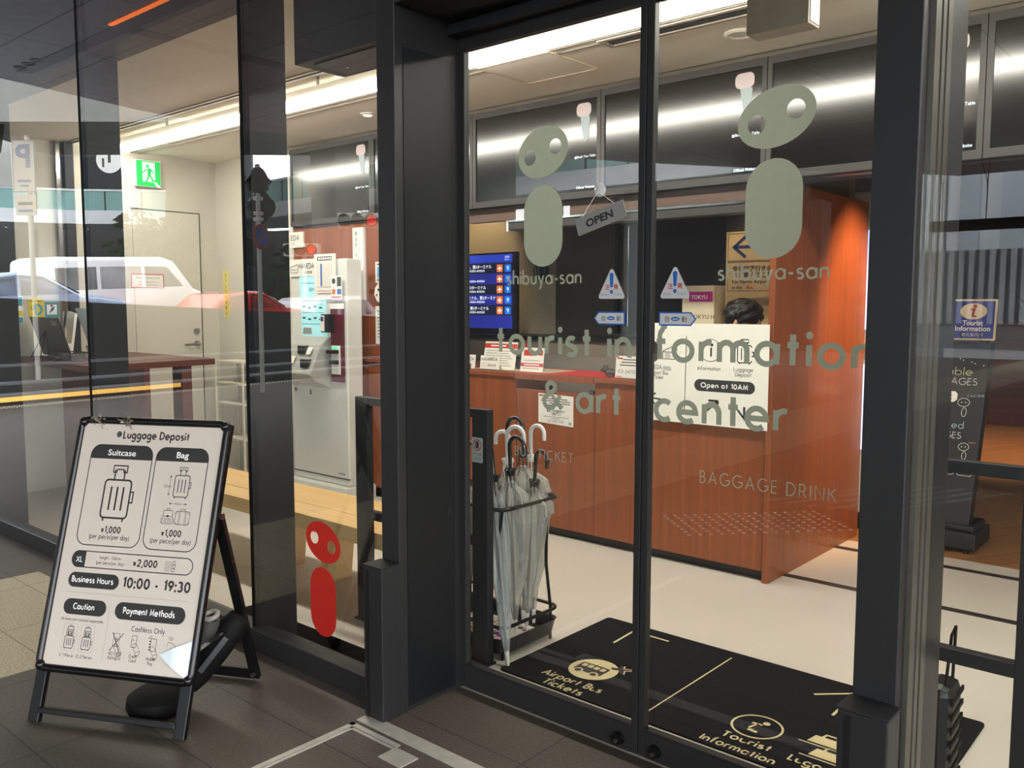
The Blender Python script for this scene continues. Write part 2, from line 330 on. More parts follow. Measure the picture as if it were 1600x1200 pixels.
    def merge(s, c):
        # overlapping strokes of one see-through colour become one flat sheet
        m = s.c[c]; L = s.eps; pts = [((v - s.o).dot(s.u), (v - s.o).dot(s.v)) for v in m.v]
        r = delaunay_2d_cdt([Vector(p) for p in pts], [], m.f, 1, 1e-6)
        P2 = r[0]
        polys = [([pts[i] for i in f], min(pts[i][0] for i in f), max(pts[i][0] for i in f), min(pts[i][1] for i in f), max(pts[i][1] for i in f)) for f in m.f]
        def inside(x, y):
            for q, x0, x1, y0, y1 in polys:
                if x < x0 or x > x1 or y < y0 or y > y1: continue
                c = False; n = len(q); j = n - 1
                for i in range(n):
                    if (q[i][1] > y) != (q[j][1] > y) and x < (q[j][0] - q[i][0]) * (y - q[i][1]) / (q[j][1] - q[i][1]) + q[i][0]: c = not c
                    j = i
                if c: return True
            return False
        out_f = []
        for f in r[2]:
            if inside(sum(P2[i][0] for i in f) / len(f), sum(P2[i][1] for i in f) / len(f)): out_f.append(tuple(f))
        m.v = [s.o + s.u * p[0] + s.v * p[1] + s.n * L for p in r[0]]; m.f = out_f
    def build(s, parent, names=None, only=None):
        out = []
        for c in s.c:
            if c.startswith('film'): s.merge(c)
        for c, m in s.c.items():
            if m.f: out.append(m.build((names or {}).get(c, c + '_print'), INK[c], parent))
        return out
INK = {}
def film(k, hexc, tl=.5):
    m = mat('ink_' + k, hexc, .6, 0, .03, 40); nt = m.node_tree; p = nt.nodes['Principled BSDF']; out = [n for n in nt.nodes if n.type == 'OUTPUT_MATERIAL'][0]
    t = nt.nodes.new('ShaderNodeBsdfTranslucent'); t.inputs[0].default_value = lin(hexc) + (1,); x = nt.nodes.new('ShaderNodeMixShader'); x.inputs[0].default_value = tl
    nt.links.new(p.outputs[0], x.inputs[1]); nt.links.new(t.outputs[0], x.inputs[2]); nt.links.new(x.outputs[0], out.inputs[0]); INK[k] = m
def ink(k, hexc, rough=.6, emit=0.):
    INK[k] = mat('ink_' + k, hexc, rough, 0, .03, 40) if not emit else mat('ink_' + k, hexc, .5, 0, .02, emit=hexc, es=emit)
for k, h in dict(black='262524', white='efeeea', grey='8f8f8c', red='b8342a', blue='1c62b4', navy='24356b', orange='d86a22', teal='3f93a0', yellow='d9c23a', magenta='b0208c', cream='e9dcb4', green='1fae4a', skyblue='5f9fd4', pale='c9c9c6', chalk='c9cfca', chalkyellow='c9cf9e', chalkblue='9fc6d0', chalkred='b0766a').items(): ink(k, h)
XA = (1, 0, 0); ZA = (0, 0, 1); YA = (0, 1, 0)
# ------------------------------------------------------------------ materials
STEEL = mat('dark_steel', '2b2b2c', .4, .15, .05, 30, spec=.35)
STEEL2 = mat('dark_steel_satin', '232426', .5, .1, .05, 30, spec=.3)
FIN = mat('fin_steel', '17181a', .45, .1, .05, 30, spec=.3)
BLACK = mat('black_plastic', '141415', .4, 0, .1, 30)
BLACKM = mat('black_metal', '18181a', .3, .4, .08, 30)
RUBBER = mat('black_rubber', '0a0a0a', .7, 0, .2, 60, bump=.1, spec=.15)
STAIN = mat('stainless', '9a9894', .28, 1., .06, 30)
CHROME = mat('chrome', 'c8c8c6', .12, 1., .03, 20)
PAINT = mat('cream_paint', 'c2bcae', .75, 0, .02, 4)
CEIL = mat('ceiling_paint', 'efe9df', .8, 0, .02, 3)
GLASS = glass('clear_glass')
CONC = mat('polished_concrete', 'cdc6ba', .38, 0, .05, 2.2, detail=6, bump=.03)
WOODR = wood('reddish_wood', '7a3f20', '8e4c29', .38, 2, 9, 22, .15)
WOODD = wood('dark_reddish_wood', '4a2018', '5c2c20', .4, 0, 9, 18)
WOODL = wood('light_oak', 'd6ac6a', 'e2bd80', .45, 0, 8, 14)
PAPER = mat('white_paper', 'dedad0', .6, 0, .02, 8)
WHITEP = mat('white_plastic', 'e9e7e0', .4, 0, .02, 10)
GREYM = mat('grey_metal_paint', 'd6d6cf', .4, .1, .02, 10)
# ------------------------------------------------------------------ the setting: ground, floors
TILE = bricks('dark_granite_tiles', '4c453e', '544c44', '2c2824', .64, .34, .003, .55, 0., (.5, .28, 0), speck=.25, bump=.15)
GRAN = bricks('light_granite_band', 'b0a58c', 'b9ae95', '827a69', .64, .34, .003, .6, 0., (.5, .28, 0), speck=.35, bump=.1)
m = MB(); m.box(-15, -5.2, -24, 2.09, -.2, 0); m.box(-3.8, 8, -24, 2.39, -.2, 0); m.box(-5.2, -3.8, 1.9, 2.09, -.2, 0)
S('pavement', m, TILE)
S('pavement.001', MB().box(-5.2, -3.8, -24, 1.9, -.2, 0), GRAN)
m = MB(); m.box(-7.6, -2.39, 2.09, 5.6, -.2, 0); m.box(-2.39, 3, 2.39, 5.6, -.2, 0)
S('floor', m, CONC)
WF = bricks('oak_floorboards', '8a5f38', '9c6f44', '5a3c22', 1.3, .16, .003, .45, .5, (0, 0, 0), (0, 0, PI / 2 + .5), .05)
S('floor.001', MB().box(-7.6, 3, 5.6, 15, -.2, 0), WF)
m = MB(); m.box(-2.0, 3, 5.36, 5.41, .0, .004); m.box(-2.0, 3, 4.60, 4.65, 0, .004)
S('trim_1', m, mat('floor_track', '4a4844', .4, .6))
# stainless door track and access frame let into the paving
t = T('door_track', 'stainless steel door track strip set into the paving below the sliding doors', 'door track', (-1.5, 1.95, 0))
SATIN = mat('satin_stainless', 'c4c1b8', .5, .5, .08, 25); m = MB().box(-2.43, -.55, 1.94, 2.0, 0, .004); m.build('sill_strip', SATIN, t)
t = T('floor_hatch_frame', 'stainless steel angle frame edging the tiled floor hatch before the doors', 'floor hatch', (-2.2, 1.7, 0))
m = MB().box(-2.425, -2.405, .6, 1.92, 0, .004); m.box(-2.425, -2.17, 1.90, 1.92, 0, .004); m.build('frame', SATIN, t)
m = MB().box(-2.40, -2.39, .6, 1.895, 0, .003); m.box(-2.40, -2.17, 1.885, 1.895, 0, .003); m.build('inner_frame', SATIN, t)
MB().box(-2.17, -2.06, 1.82, 1.9, 0, .004).build('lifting_plate', SATIN, t)
# ------------------------------------------------------------------ facade: sill, fins, panes, pillars, header
m = MB(); m.box(-7.6, -2.43, 2.06, 2.14, .0, .095); m.box(-7.6, -2.43, 2.14, 2.2, 0, .06); S('trim_2', m, STEEL, bev=.004)
m = MB(); m.box(-.61, 3, 2.06, 2.14, 0, .095); S('trim_3', m, STEEL, bev=.004)
def pane(i, x0, x1): return S('window_%d' % i, MB().box(x0, x1, 2.086, 2.098, .095, 4.9), GLASS)
pane(1, -7.58, -6.425); pane(2, -6.415, -4.868); pane(3, -4.856, -3.322); pane(4, -3.308, -2.436); pane(5, -.605, 2.9)
for i, x in enumerate((-6.42, -4.862, -3.315)):
    S('facade_fin', MB().box(x - .005, x + .04, 2.10, 2.283, 0, 4.9), FIN, bev=.002)
    S('trim_13', MB().box(x - .008, x + .009, 2.083, 2.101, .095, 4.9), RUBBER)
t = T('entrance_pillar', 'dark steel pillar left of the sliding doors', 'pillar', (-2.39, 2.25, 0), kind='structure')
MB().box(-2.436, -2.342, 2.075, 2.43, 0, 4.95).build('cladding', STEEL, t, bev=.003)
MB().box(-2.346, -2.339, 2.115, 2.36, .02, 2.40).build('side_panel', FIN, t)
MB().cyl((-2.341, 2.33, .72), (-2.336, 2.33, .72), .012, 16).build('key_switch', STEEL2, t)
t = T('entrance_pillar', 'dark steel pillar right of the sliding doors', 'pillar', (-.66, 2.25, 0), kind='structure')
MB().box(-.713, -.612, 2.075, 2.43, 0, 4.95).build('cladding', STEEL, t, bev=.003)
m = MB()
for y0, y1 in ((2.12, 2.16), (2.175, 2.20), (2.215, 2.25)): m.box(-.613, -.600, y0, y1, 0, 4.9)
m.build('frame_ribs', mat('bronze_aluminium', '6a655f', .35, .4, .04, 20), t)
m = MB(); m.box(-2.342, -.713, 2.075, 2.10, 2.535, 4.95); m.box(-2.342, -.713, 2.36, 2.45, 2.485, 4.95); m.box(-2.342, -.713, 2.10, 2.36, 2.535, 2.60); S('door_lintel', m, STEEL, bev=.003)
S('trim_12', MB().box(-2.342, -.713, 2.33, 2.37, 2.485, 2.52), STEEL2)
m = MB(); m.box(-7.58, -2.45, 2.115, 2.28, 2.82, 4.95); m.box(-.6, 3, 2.115, 2.28, 2.82, 4.95); S('trim_4', m, mat('dark_beam', '38353a', .6))
t = T('door_operator_box', 'dark grey sliding door operator box behind the glass left of the pillar', 'door operator', (-2.77, 2.33, 2.48))
MB().box(-3.08, -2.45, 2.19, 2.45, 2.48, 2.815).build('casing', STEEL2, t, bev=.004); MB().box(-3.0, -2.5, 2.23, 2.41, 2.474, 2.481).build('cover_plate', STEEL, t)
for i, x in enumerate((-2.9, -2.66)): MB().cyl((x, 2.32, 2.466), (x, 2.32, 2.476), .006, 10).build('sensor_lens', CHROME, t)
def bollard(x0, x1, side):
    t = T('guard_post', 'short dark steel guard post at the foot of the %s door pillar' % side, 'post', ((x0 + x1) / 2, 2.03, 0), group='short guard posts by the doors')
    MB().box(x0, x1, 1.985, 2.07, 0, .565).build('post', STEEL, t, bev=.004); MB().box(x0 + .02, x0 + .032, 1.981, 1.986, .005, .555).build('groove_strip', BLACK, t)
    MB().box(x0 - .002, x1 + .002, 1.983, 2.072, .565, .572).build('cap', STEEL2, t, bev=.002)
bollard(-2.437, -2.335, 'left'); bollard(-.715, -.60, 'right')
# ------------------------------------------------------------------ sliding doors with their lettering
FY = 2.397
def door(i, x0, x1, lockx):
    d = T('door_%d' % i, None, None, ((x0 + x1) / 2, 2.405, 0), kind='structure')
    wl, wr = (.034, .025) if i == 1 else (.025, .034)
    for a, b in ((x0, x0 + wl), (x1 - wr, x1)): MB().box(a, b, 2.390, 2.418, .008, 2.49).build('stile', STEEL, d, bev=.002)
    for a, b in ((.008, .104), (2.44, 2.49)): MB().box(x0 + wl, x1 - wr, 2.388, 2.422, a, b).build('rail', STEEL, d, bev=.002)
    MB().box(x0 + wl, x1 - wr, 2.384, 2.388, .098, .107).build('glazing_bead', STEEL2, d)
    MB().box(x0 + .02, x1 - .02, 2.399, 2.409, .1, 2.444).build('glass', GLASS, d)
    lk = MB().cyl((lockx, 2.386, .045), (lockx, 2.366, .045), .023, 20, .018).build('lock', BLACKM, d, smooth=True)
    MB().cyl((lockx, 2.366, .042), (lockx, 2.362, .042), .007, 12).build('keyhole', STAIN, lk)
    return d
d1 = door(1, -2.345, -1.52, -1.59); d2 = door(2, -1.517, -.69, -1.447)
def mark(A, c, cx, cz, rx, rz, rot, ex, ez, er, ey2, px0, px1, pz0, pz1, n=40):
    # rounded head with two see-through eyes over a pill: the head is cut as strips round the eyes
    k = math.radians(rot); co = math.cos(k); si = math.sin(k)
    def q(a, b): return (cx + a * co - b * si, cz + a * si + b * co)
    # upper, lower and middle pieces of the ellipse in its own axes, eyes at (+-ex, ez)
    def el(a0, a1, m=16): return [(rx * math.cos(a), rz * math.sin(a)) for a in [math.radians(a0 + (a1 - a0) * i / m) for i in range(m + 1)]]
    for s in (-1, 1):
        th = math.degrees(math.acos(min(1, (ex) / rx)))
        # half of the head on side s, split into above and below the eye centre, each bounded by half the eye
        y_in = ez / rz
        a_eye = math.degrees(math.asin(y_in))
        up = [(s * rx * math.cos(math.radians(a)), rz * math.sin(math.radians(a))) for a in [a_eye + (90 - a_eye) * i / 16 for i in range(17)]]
        eyeu = [(s * (ex - er * math.cos(math.radians(a))), ez + er * math.sin(math.radians(a))) for a in [180 * i / 12 for i in range(13)]]
        A.poly(c, [q(*p) for p in (up + [(0, ez)] + eyeu)][::(1 if s > 0 else -1)])
        dn = [(s * rx * math.cos(math.radians(a)), rz * math.sin(math.radians(a))) for a in [a_eye + (-90 - a_eye) * i / 16 for i in range(17)]]
        eyed = [(s * (ex - er * math.cos(math.radians(a))), ez - er * math.sin(math.radians(a))) for a in [180 * i / 12 for i in range(13)]]
        A.poly(c, [q(*p) for p in (dn + [(0, ez)] + eyed)][::(-1 if s > 0 else 1)])
    A.rrect(c, px0, pz0, px1, pz1, (px1 - px0) / 2 * .999)
FILM = 'film'; film('film', '969e8f', .5)
A = Art((0, FY, 0), XA, ZA)
mark(A, FILM, -1.941, 2.031, .112, .086, 14, .058, .0, .026, 0, -2.024, -1.852, 1.638, 1.918)
A.text(FILM, 'shibuya-san', -1.937, 1.576, .050, .13, 'c', width=.335)
A.text(FILM, 'tourist in', -2.158, 1.325, .110, .16, 'l', width=.592)
A.text(FILM, '&', -1.938, 1.136, .108, .16, 'l', width=.098); A.text(FILM, 'art', -1.790, 1.134, .110, .16, 'l', width=.190)
A.text(FILM, 'BUS TICKET', -2.066, .958, .035, .085, 'l', track=.3, width=.266)
A.build(d1, {FILM: 'lettering'})
A = Art((0, FY, 0), XA, ZA)
mark(A, FILM, -1.093, 2.034, .118, .083, 14, .060, .0, .027, 0, -1.180, -1.008, 1.638, 1.920)
A.text(FILM, 'shibuya-san', -1.095, 1.576, .050, .13, 'c', width=.338)
A.text(FILM, 'formation', -1.481, 1.325, .110, .16, 'l', width=.690)
A.text(FILM, 'center', -1.478, 1.134, .110, .16, 'l', width=.447)
A.text(FILM, 'BAGGAGE', -1.310, .957, .040, .085, 'l', track=.3, width=.250); A.text(FILM, 'DRINK', -1.031, .957, .040, .085, 'l', track=.3, width=.146)
A.build(d2, {FILM: 'lettering'})
def caution(d, cx):
    A = Art((0, FY - .001, 0), XA, ZA)
    A.poly('pale', [p for a in (90, 210, 330) for p in arc(cx + .050 * math.cos(math.radians(a)), 1.560 + .054 * math.sin(math.radians(a)), .008, .008, a - 60, a + 60, 5)], 1)
    A.poly('blue', arc(cx, 1.604, .008, .006, 0, 180, 8) + [(cx - .005, 1.563), (cx + .005, 1.563)], 2); A.disc('blue', cx, 1.548, .0065, L=2)
    A.ft('red', '\u6ce8', cx - .017, 1.556, .02, 'c', 2, bold=.02); A.ft('red', '\u610f', cx + .017, 1.556, .02, 'c', 2, bold=.02)
    A.ft('blue', '\u99c6\u3051\u8fbc\u307e\u306a\u3044', cx - .025, 1.536, .008, 'c', 2, width=.032); A.ft('blue', '\u7acb\u3061\u3069\u307e\u3089\u306a\u3044', cx + .025, 1.536, .008, 'c', 2, width=.032)
    s = MB(); s.flat = True
    o = A.build(d, {'pale': 'caution_sticker'})
    for x in o[1:]: x.parent = o[0]; x.name = x.name.split('_')[0] + '_sign_print'
def auto(d, x0, x1, left):
    A = Art((0, FY - .001, 0), XA, ZA); z0, z1, zm, t = 1.440, 1.483, 1.4615, .018
    def shp(i):
        if left: return [(x0 + i * 1.2, zm), (x0 + t + i * .5, z1 - i), (x1 - i, z1 - i), (x1 - i, z0 + i), (x0 + t + i * .5, z0 + i)]
        return [(x0 + i, z1 - i), (x1 - t - i * .5, z1 - i), (x1 - i * 1.2, zm), (x1 - t - i * .5, z0 + i), (x0 + i, z0 + i)]
    A.poly('blue', shp(0), 1); A.poly('pale', shp(.0045), 2); c = (x0 + x1) / 2 + (.007 if left else -.007)
    A.ft('black', '\u81ea', c - .031, zm - .008, .02, 'c', 3); A.ft('black', '\u52d5', c + .031, zm - .008, .02, 'c', 3)
    A.disc('blue', c, zm, .0155, .0065, 3); A.ft('white', 'NABCO', c, zm - .0025, .006, 'c', 4, width=.02, bold=.02)
    o = A.build(d, {'blue': 'automatic_door_sticker'})
    for x in o[1:]: x.parent = o[0]; x.name = x.name.split('_')[0] + '_sign_print'
caution(d1, -1.646); caution(d2, -1.4085); auto(d1, -1.716, -1.592, True); auto(d2, -1.464, -1.332, False)
# red mark on the left pane
w4 = [o for o in col.objects if o.name == 'window_4'][0]
A = Art((0, 2.0845, 0), XA, ZA); film('filmred', 'c8291c', .35)
mark(A, 'filmred', -2.805, .563, .112, .080, -12, .056, .0, .026, 0, -2.893, -2.727, .176, .460); A.build(w4, {'filmred': 'red_lettering'})
# OPEN plate hanging from a suction cup
t = T('open_sign', 'grey OPEN plate hanging crooked on a cord from a clear suction cup on the door', 'sign', (-1.69, 2.39, 1.74))
k = math.radians(15.5); U = Vector((math.cos(k), 0, math.sin(k))); V_ = Vector((-math.sin(k), 0, math.cos(k))); o0 = Vector((-1.777, 2.392, 1.735))
MB().prism(rr_pts(0, 0, .198, .058, .004, 3), o0, U, V_, .005).build('plate', mat('grey_plate', '8b8a86', .35, .2), t)
A = Art(o0 + Vector((0, -.0052, 0)), U, V_); A.ft('black', 'OPEN', .096, .017, .034, 'c', width=.112, bold=.035); A.build(t, {'black': 'lettering'})
MB().lathe([(.003, .0), (.012, .004), (.02, .01), (.023, .012)], (-1.697, 2.386, 1.882), 20, (0, 1, 0)).build('suction_cup', vinyl('clear_pvc', 'e8ecec', .6), t, smooth=True)
m = MB(); c = Vector((-1.697, 2.385, 1.876)); a = o0 + U * .03 + V_ * .056 + Vector((0, -.004, 0)); b = o0 + U * .165 + V_ * .056 + Vector((0, -.004, 0)); m.tube([a, c, b], .0012, 6); m.build('cord', WHITEP, t)
# ------------------------------------------------------------------ shop shell
S('wall_left', MB().box(-7.7, -7.5, 2.1, 4.6, 0, 3.2), PAINT)
S('wall_back', MB().box(-7.5, -6.3, 4.43, 4.55, 0, 3.2), PAINT)
m = MB(); m.box(-7.58, -2.45, 2.28, 3.13, 2.82, 2.9); m.box(-2.45, 3, 2.46, 3.13, 2.82, 2.9); m.box(-7.58, 3, 3.62, 5.8, 2.82, 2.9); S('ceiling', m, CEIL)
m = MB(); m.box(-7.58, 3, 3.13, 3.62, 2.93, 2.98); m.box(-7.58, 3, 3.132, 3.142, 2.815, 2.93); m.box(-7.58, 3, 3.608, 3.618, 2.815, 2.93); S('ceiling.001', m, mat('cove_paint', 'bdb7a9', .7))
m = MB()
for y in (3.075, 3.12, 3.635, 3.70): m.box(-7.5, 3, y, y + .012, 2.812, 2.821)
S('trim_5', m, mat('ceiling_rail', '9a948a', .35, .7))
t = T('linear_ceiling_light', 'long bright white linear light running along the ceiling cove', 'ceiling light', (-2.2, 3.44, 2.83))
MB().box(-7.42, 3, 3.39, 3.50, 2.806, 2.86).build('housing', WHITEP, t); [MB().cyl((x, 3.445, 2.86), (x, 3.445, 2.93), .01, 8).build('hanger', STAIN, t) for x in (-6.5, -4.6, -2.7, -.8, 1.2)]
MB().box(-7.42, 3, 3.385, 3.505, 2.776, 2.806).build('diffuser', glow('led_white', 'fff6ea', 47.), t)
m = MB(); m.box(-3.40, -2.91, 3.605, 4.07, 2.816, 2.819); S('ceiling_hatch', MB().box(-3.39, -2.92, 3.64, 4.06, 2.811, 2.82), CEIL)
m = MB(); m.box(-3.405, -2.905, 3.632, 3.64, 2.808, 2.82); m.box(-3.405, -2.905, 4.06, 4.068, 2.808, 2.82); m.box(-3.405, -3.397, 3.64, 4.06, 2.808, 2.82); m.box(-2.913, -2.905, 3.64, 4.06, 2.808, 2.82); S('ceiling_hatch_frame', m, mat('hatch_trim', 'c8b9a2', .5))
t = T('ceiling_vent', 'long slot air vent in the ceiling behind the door mullion', 'vent', (-2.1, 3.72, 2.81))
m = MB(); m.box(-2.62, -1.4, 3.655, 3.68, 2.808, 2.82); m.box(-2.62, -1.4, 3.765, 3.79, 2.808, 2.82); m.box(-2.62, -2.59, 3.68, 3.765, 2.808, 2.82); m.build('frame', mat('vent_frame', 'a59a90', .5), t)
MB().box(-2.59, -1.4, 3.68, 3.765, 2.815, 2.82).build('slot', BLACK, t); MB().box(-2.59, -1.4, 3.718, 3.727, 2.809, 2.816).build('blade', STEEL2, t)
t = T('ceiling_downlight', 'round flush ceiling downlight beside the hanging sign box', 'downlight', (-2.03, 4.02, 2.81)); MB().lathe([(.05, 0), (.075, 0), (.078, -.006), (.06, -.012), (.05, -.004)], (-2.03, 4.02, 2.82), 28).build('ring', CEIL, t, smooth=True)
MB().cyl((-2.03, 4.02, 2.818), (-2.03, 4.02, 2.815), .05, 24).build('lens', WHITEP, t)
t = T('ceiling_downlight', 'small round ceiling lamp above the ticket machine', 'downlight', (-4.79, 4.0, 2.81)); MB().lathe([(.03, 0), (.05, 0), (.052, -.006), (.03, -.012)], (-4.79, 4.0, 2.82), 24).build('ring', WHITEP, t, smooth=True); MB().cyl((-4.79, 4.0, 2.81), (-4.79, 4.0, 2.806), .03, 20).build('lens', glow('lamp_warm', 'fff0d8', 3.), t)
t = T('hanging_sign_box', 'blank light grey box hung from the ceiling behind the right door', 'sign', (-1.46, 3.25, 2.52)); MB().box(-1.59, -1.345, 3.2, 3.30, 2.535, 2.80).build('casing', mat('grey_box', 'b3aea4', .5), t, bev=.003); MB().box(-1.345, -1.341, 3.21, 3.29, 2.545, 2.79).build('end_cap', WHITEP, t); [MB().cyl((x, 3.25, 2.80), (x, 3.25, 2.825), .012, 10).build('hanger', WHITEP, t) for x in (-1.55, -1.39)]
# screens over the counter
SCR = mat('black_screen_glass', '0d0c0b', .15, 0, .05, 3, spec=.9)
FRM = mat('screen_frame', '413f3d', .45, .3)
ink('screenwhite', 'dfe6f2', emit=.9); ink('screenpink', 'c9b9b8', emit=.2); ink('screenice', 'aab6ba', emit=.12)
S('trim_6', MB().box(-6.4, 3, 4.40, 4.42, 2.795, 2.815), CHROME)
S('screen_bulkhead', MB().box(-6.4, 3, 4.44, 4.52, 2.16, 2.82), STEEL)
ordn = ['first', 'second', 'third', 'fourth', 'fifth', 'sixth', 'seventh', 'eighth']
xs = [-6.29, -5.235, -4.175, -3.116, -2.050, -1.027, .04, 1.1]; xs[4] = -2.06
for i in range(7):
    x0 = xs[i]; x1 = xs[i + 1]
    t = T('display_screen', 'wide black display panel, %s from the left in the row above the counter' % ordn[i], 'screen', ((x0 + x1) / 2, 4.42, 2.16), group='display panels above the counter')
    MB().box(x0 + .028, x1 - .028, 4.408, 4.44, 2.205, 2.755).build('screen', SCR, t)
    m = MB(); m.box(x0 + .002, x1 - .002, 4.40, 4.44, 2.165, 2.205); m.box(x0 + .002, x1 - .002, 4.40, 4.44, 2.755, 2.795); m.box(x0 + .002, x0 + .028, 4.40, 4.44, 2.205, 2.755); m.box(x1 - .028, x1 - .002, 4.40, 4.44, 2.205, 2.755); m.build('frame', FRM, t)
    A = Art((x1, 4.407, 0), XA, ZA)
    A.ft('screenwhite', 'Book Your Table', -.11, 2.408, .022, 'c', width=.14); A.ft('screenwhite', 'Official Website', -.115, 2.222, .022, 'c', width=.14); A.rect('screenwhite', -.197, 2.406, -.183, 2.420)
    A.rrect('screenpink', -.185, 2.655, -.075, 2.735, .03); A.poly('screenice', [(-.155, 2.655), (-.085, 2.655), (-.09, 2.52), (-.12, 2.50), (-.14, 2.56)]); A.build(t)
# ------------------------------------------------------------------ left wall: door, exit sign, notice, posters, frame
d = T('door_3', None, None, (-7.49, 3.93, 0), kind='structure')
MB().box(-7.5, -7.488, 3.625, 4.245, .01, 2.335).build('leaf', PAINT, d)
m = MB(); m.box(-7.5, -7.486, 4.247, 4.254, 0, 2.345); m.box(-7.5, -7.486, 3.615, 4.254, 2.337, 2.345); m.build('reveal', mat('door_gap', '3c3934', .7), d)
h = MB().cyl((-7.488, 4.19, 1.155), (-7.475, 4.19, 1.155), .026, 20).build('handle', STAIN, d, smooth=True)
m = MB(); m.cyl((-7.475, 4.19, 1.155), (-7.44, 4.19, 1.155), .011, 12); m.tube([(-7.44, 4.20, 1.155), (-7.44, 4.14, 1.152), (-7.442, 4.05, 1.148)], [.012, .011, .009], 10); m.build('lever', STAIN, h, smooth=True)
MB().cyl((-7.488, 4.19, 1.27), (-7.473, 4.19, 1.27), .027, 20).build('lock', STAIN, d, smooth=True)
def frame_on(X, y0, y1, z0, z1): return Art((X, y0, z0), YA, ZA)
t = T('exit_sign', 'green running man exit sign on the wall above the white door', 'exit sign', (-7.47, 3.77, 2.53))
MB().box(-7.5, -7.465, 3.655, 3.885, 2.532, 2.762).build('casing', WHITEP, t, bev=.004)
ink('exitgreen', '18b04a', emit=1.0); ink('exitwhite', 'f4fff6', emit=1.3)
A = Art((-7.463, 3.662, 2.538), YA, ZA); A.rect('exitgreen', 0, 0, .216, .216)
A.poly('exitwhite', [(.056, .04), (.15, .04), (.186, 0), (.212, 0), (.212, .002), (.165, .055), (.165, .205), (.056, .205)], 2)
G_ = 'exitgreen'
A.disc(G_, .100, .172, .015, L=3); A.line(G_, [(.102, .148), (.118, .140), (.112, .095)], .034, 3); A.line(G_, [(.100, .148), (.078, .135), (.066, .118), (.052, .118)], .012, 3); A.line(G_, [(.122, .145), (.145, .132), (.152, .108)], .012, 3)
A.line(G_, [(.112, .098), (.098, .065), (.082, .022)], .017, 3); A.line(G_, [(.114, .098), (.138, .072), (.142, .050), (.178, .046)], .017, 3); A.line(G_, [(.07, .03), (.104, .002)], .006, 3)
A.build(t)
t = T('notice', 'red bordered white notice on the white door', 'notice', (-7.485, 3.74, 1.655)); MB().box(-7.487, -7.4845, 3.59, 3.89, 1.655, 1.782).build('paper', PAPER, t)
A = Art((-7.484, 3.59, 1.655), YA, ZA); A.line('red', [(.005, .005), (.295, .005), (.295, .122), (.005, .122)], .008, closed=True); A.ft('black', 'Please do not leave here', .15, .085, .02, 'c', width=.22); A.ft('black', 'The unattended items are', .15, .05, .016, 'c', width=.16); A.ft('black', 'disposed without notice', .15, .025, .016, 'c', width=.18); A.build(t)
S('trim_7', MB().box(-7.5, -7.44, 3.06, 3.13, 0, 3.0), STEEL2); S('trim_8', MB().box(-7.5, -7.46, 3.0, 3.03, 0, 3.0), CHROME)
def poster(name, lab, y0, y1, z0, z1, c, fn):
    t = T(name, lab, 'poster', (-7.49, (y0 + y1) / 2, z0)); MB().box(-7.5, -7.496, y0, y1, z0, z1).build('paper', INK[c], t)
    A = Art((-7.495, y0, z0), YA, ZA); fn(A, y1 - y0, z1 - z0); A.build(t)
poster('poster', 'yellow poster with a teal letter on the left wall', 2.755, 2.87, 1.41, 1.565, 'yellow', lambda A, w, h: (A.line('teal', [(.055, .02), (.055, .1)] + arc(.055, .06, .045, .04, 90, -90, 10), .018), A.rect('black', .01, .125, .1, .13), A.ring('black', .03, .075, .014, .014, .004)))
poster('poster', 'teal poster with a blue bird on the left wall', 2.882, 2.985, 1.41, 1.53, 'teal', lambda A, w, h: (A.rect('white', .012, .02, .09, .1), A.disc('red', .05, .09, .01, L=2), A.poly('blue', [(.03, .04), (.06, .05), (.075, .085), (.05, .075)], 2), A.line('black', [(.03, .03), (.07, .085)], .005, 3)))
t = T('wall_strip_sign', 'narrow yellow vertical strip sign on the pale wall right of the white door', 'sign', (-7.35, 4.43, 1.4)); MB().box(-7.41, -7.31, 4.425, 4.43, 1.39, 1.83).build('strip', mat('pale_yellow', 'd8c877', .6), t); A = Art((-7.41, 4.4245, 1.39), XA, ZA)
for i in range(8): A.ft('black', '\u6ce8\u610f\u3042\u308a\u304c\u3068\u3046'[i % 7], .05, .03 + i * .05, .035, 'c')
A.build(t)
poster('poster', 'narrow teal and white flyer on the left wall behind the brochures', 2.665, 2.715, 1.36, 1.58, 'white', lambda A, w, h: (A.rect('teal', .004, .14, .046, .21), A.rect('yellow', .004, .06, .046, .1), A.rect('teal', .004, .004, .046, .05)))
# long writing table under the brochures
t = T('counter_table', 'dark reddish wood counter table against the left wall behind the glass', 'table', (-6.8, 3.1, 0))
MB().prism([(-7.49, 2.62), (-5.97, 2.54), (-6.10, 3.56), (-7.49, 3.60)], (0, 0, 1.055), XA, YA, .045).build('tabletop', WOODD, t, bev=.004)
m = MB(); m.box(-7.45, -6.04, 2.97, 3.01, 0, 1.055); m.build('modesty_panel', WOODD, t)
for x, y in ((-6.18, 3.33), (-7.3, 3.33)): MB().box(x - .07, x + .07, y - .04, y + .04, 0, 1.055).build('leg', WOODD, t, bev=.002)
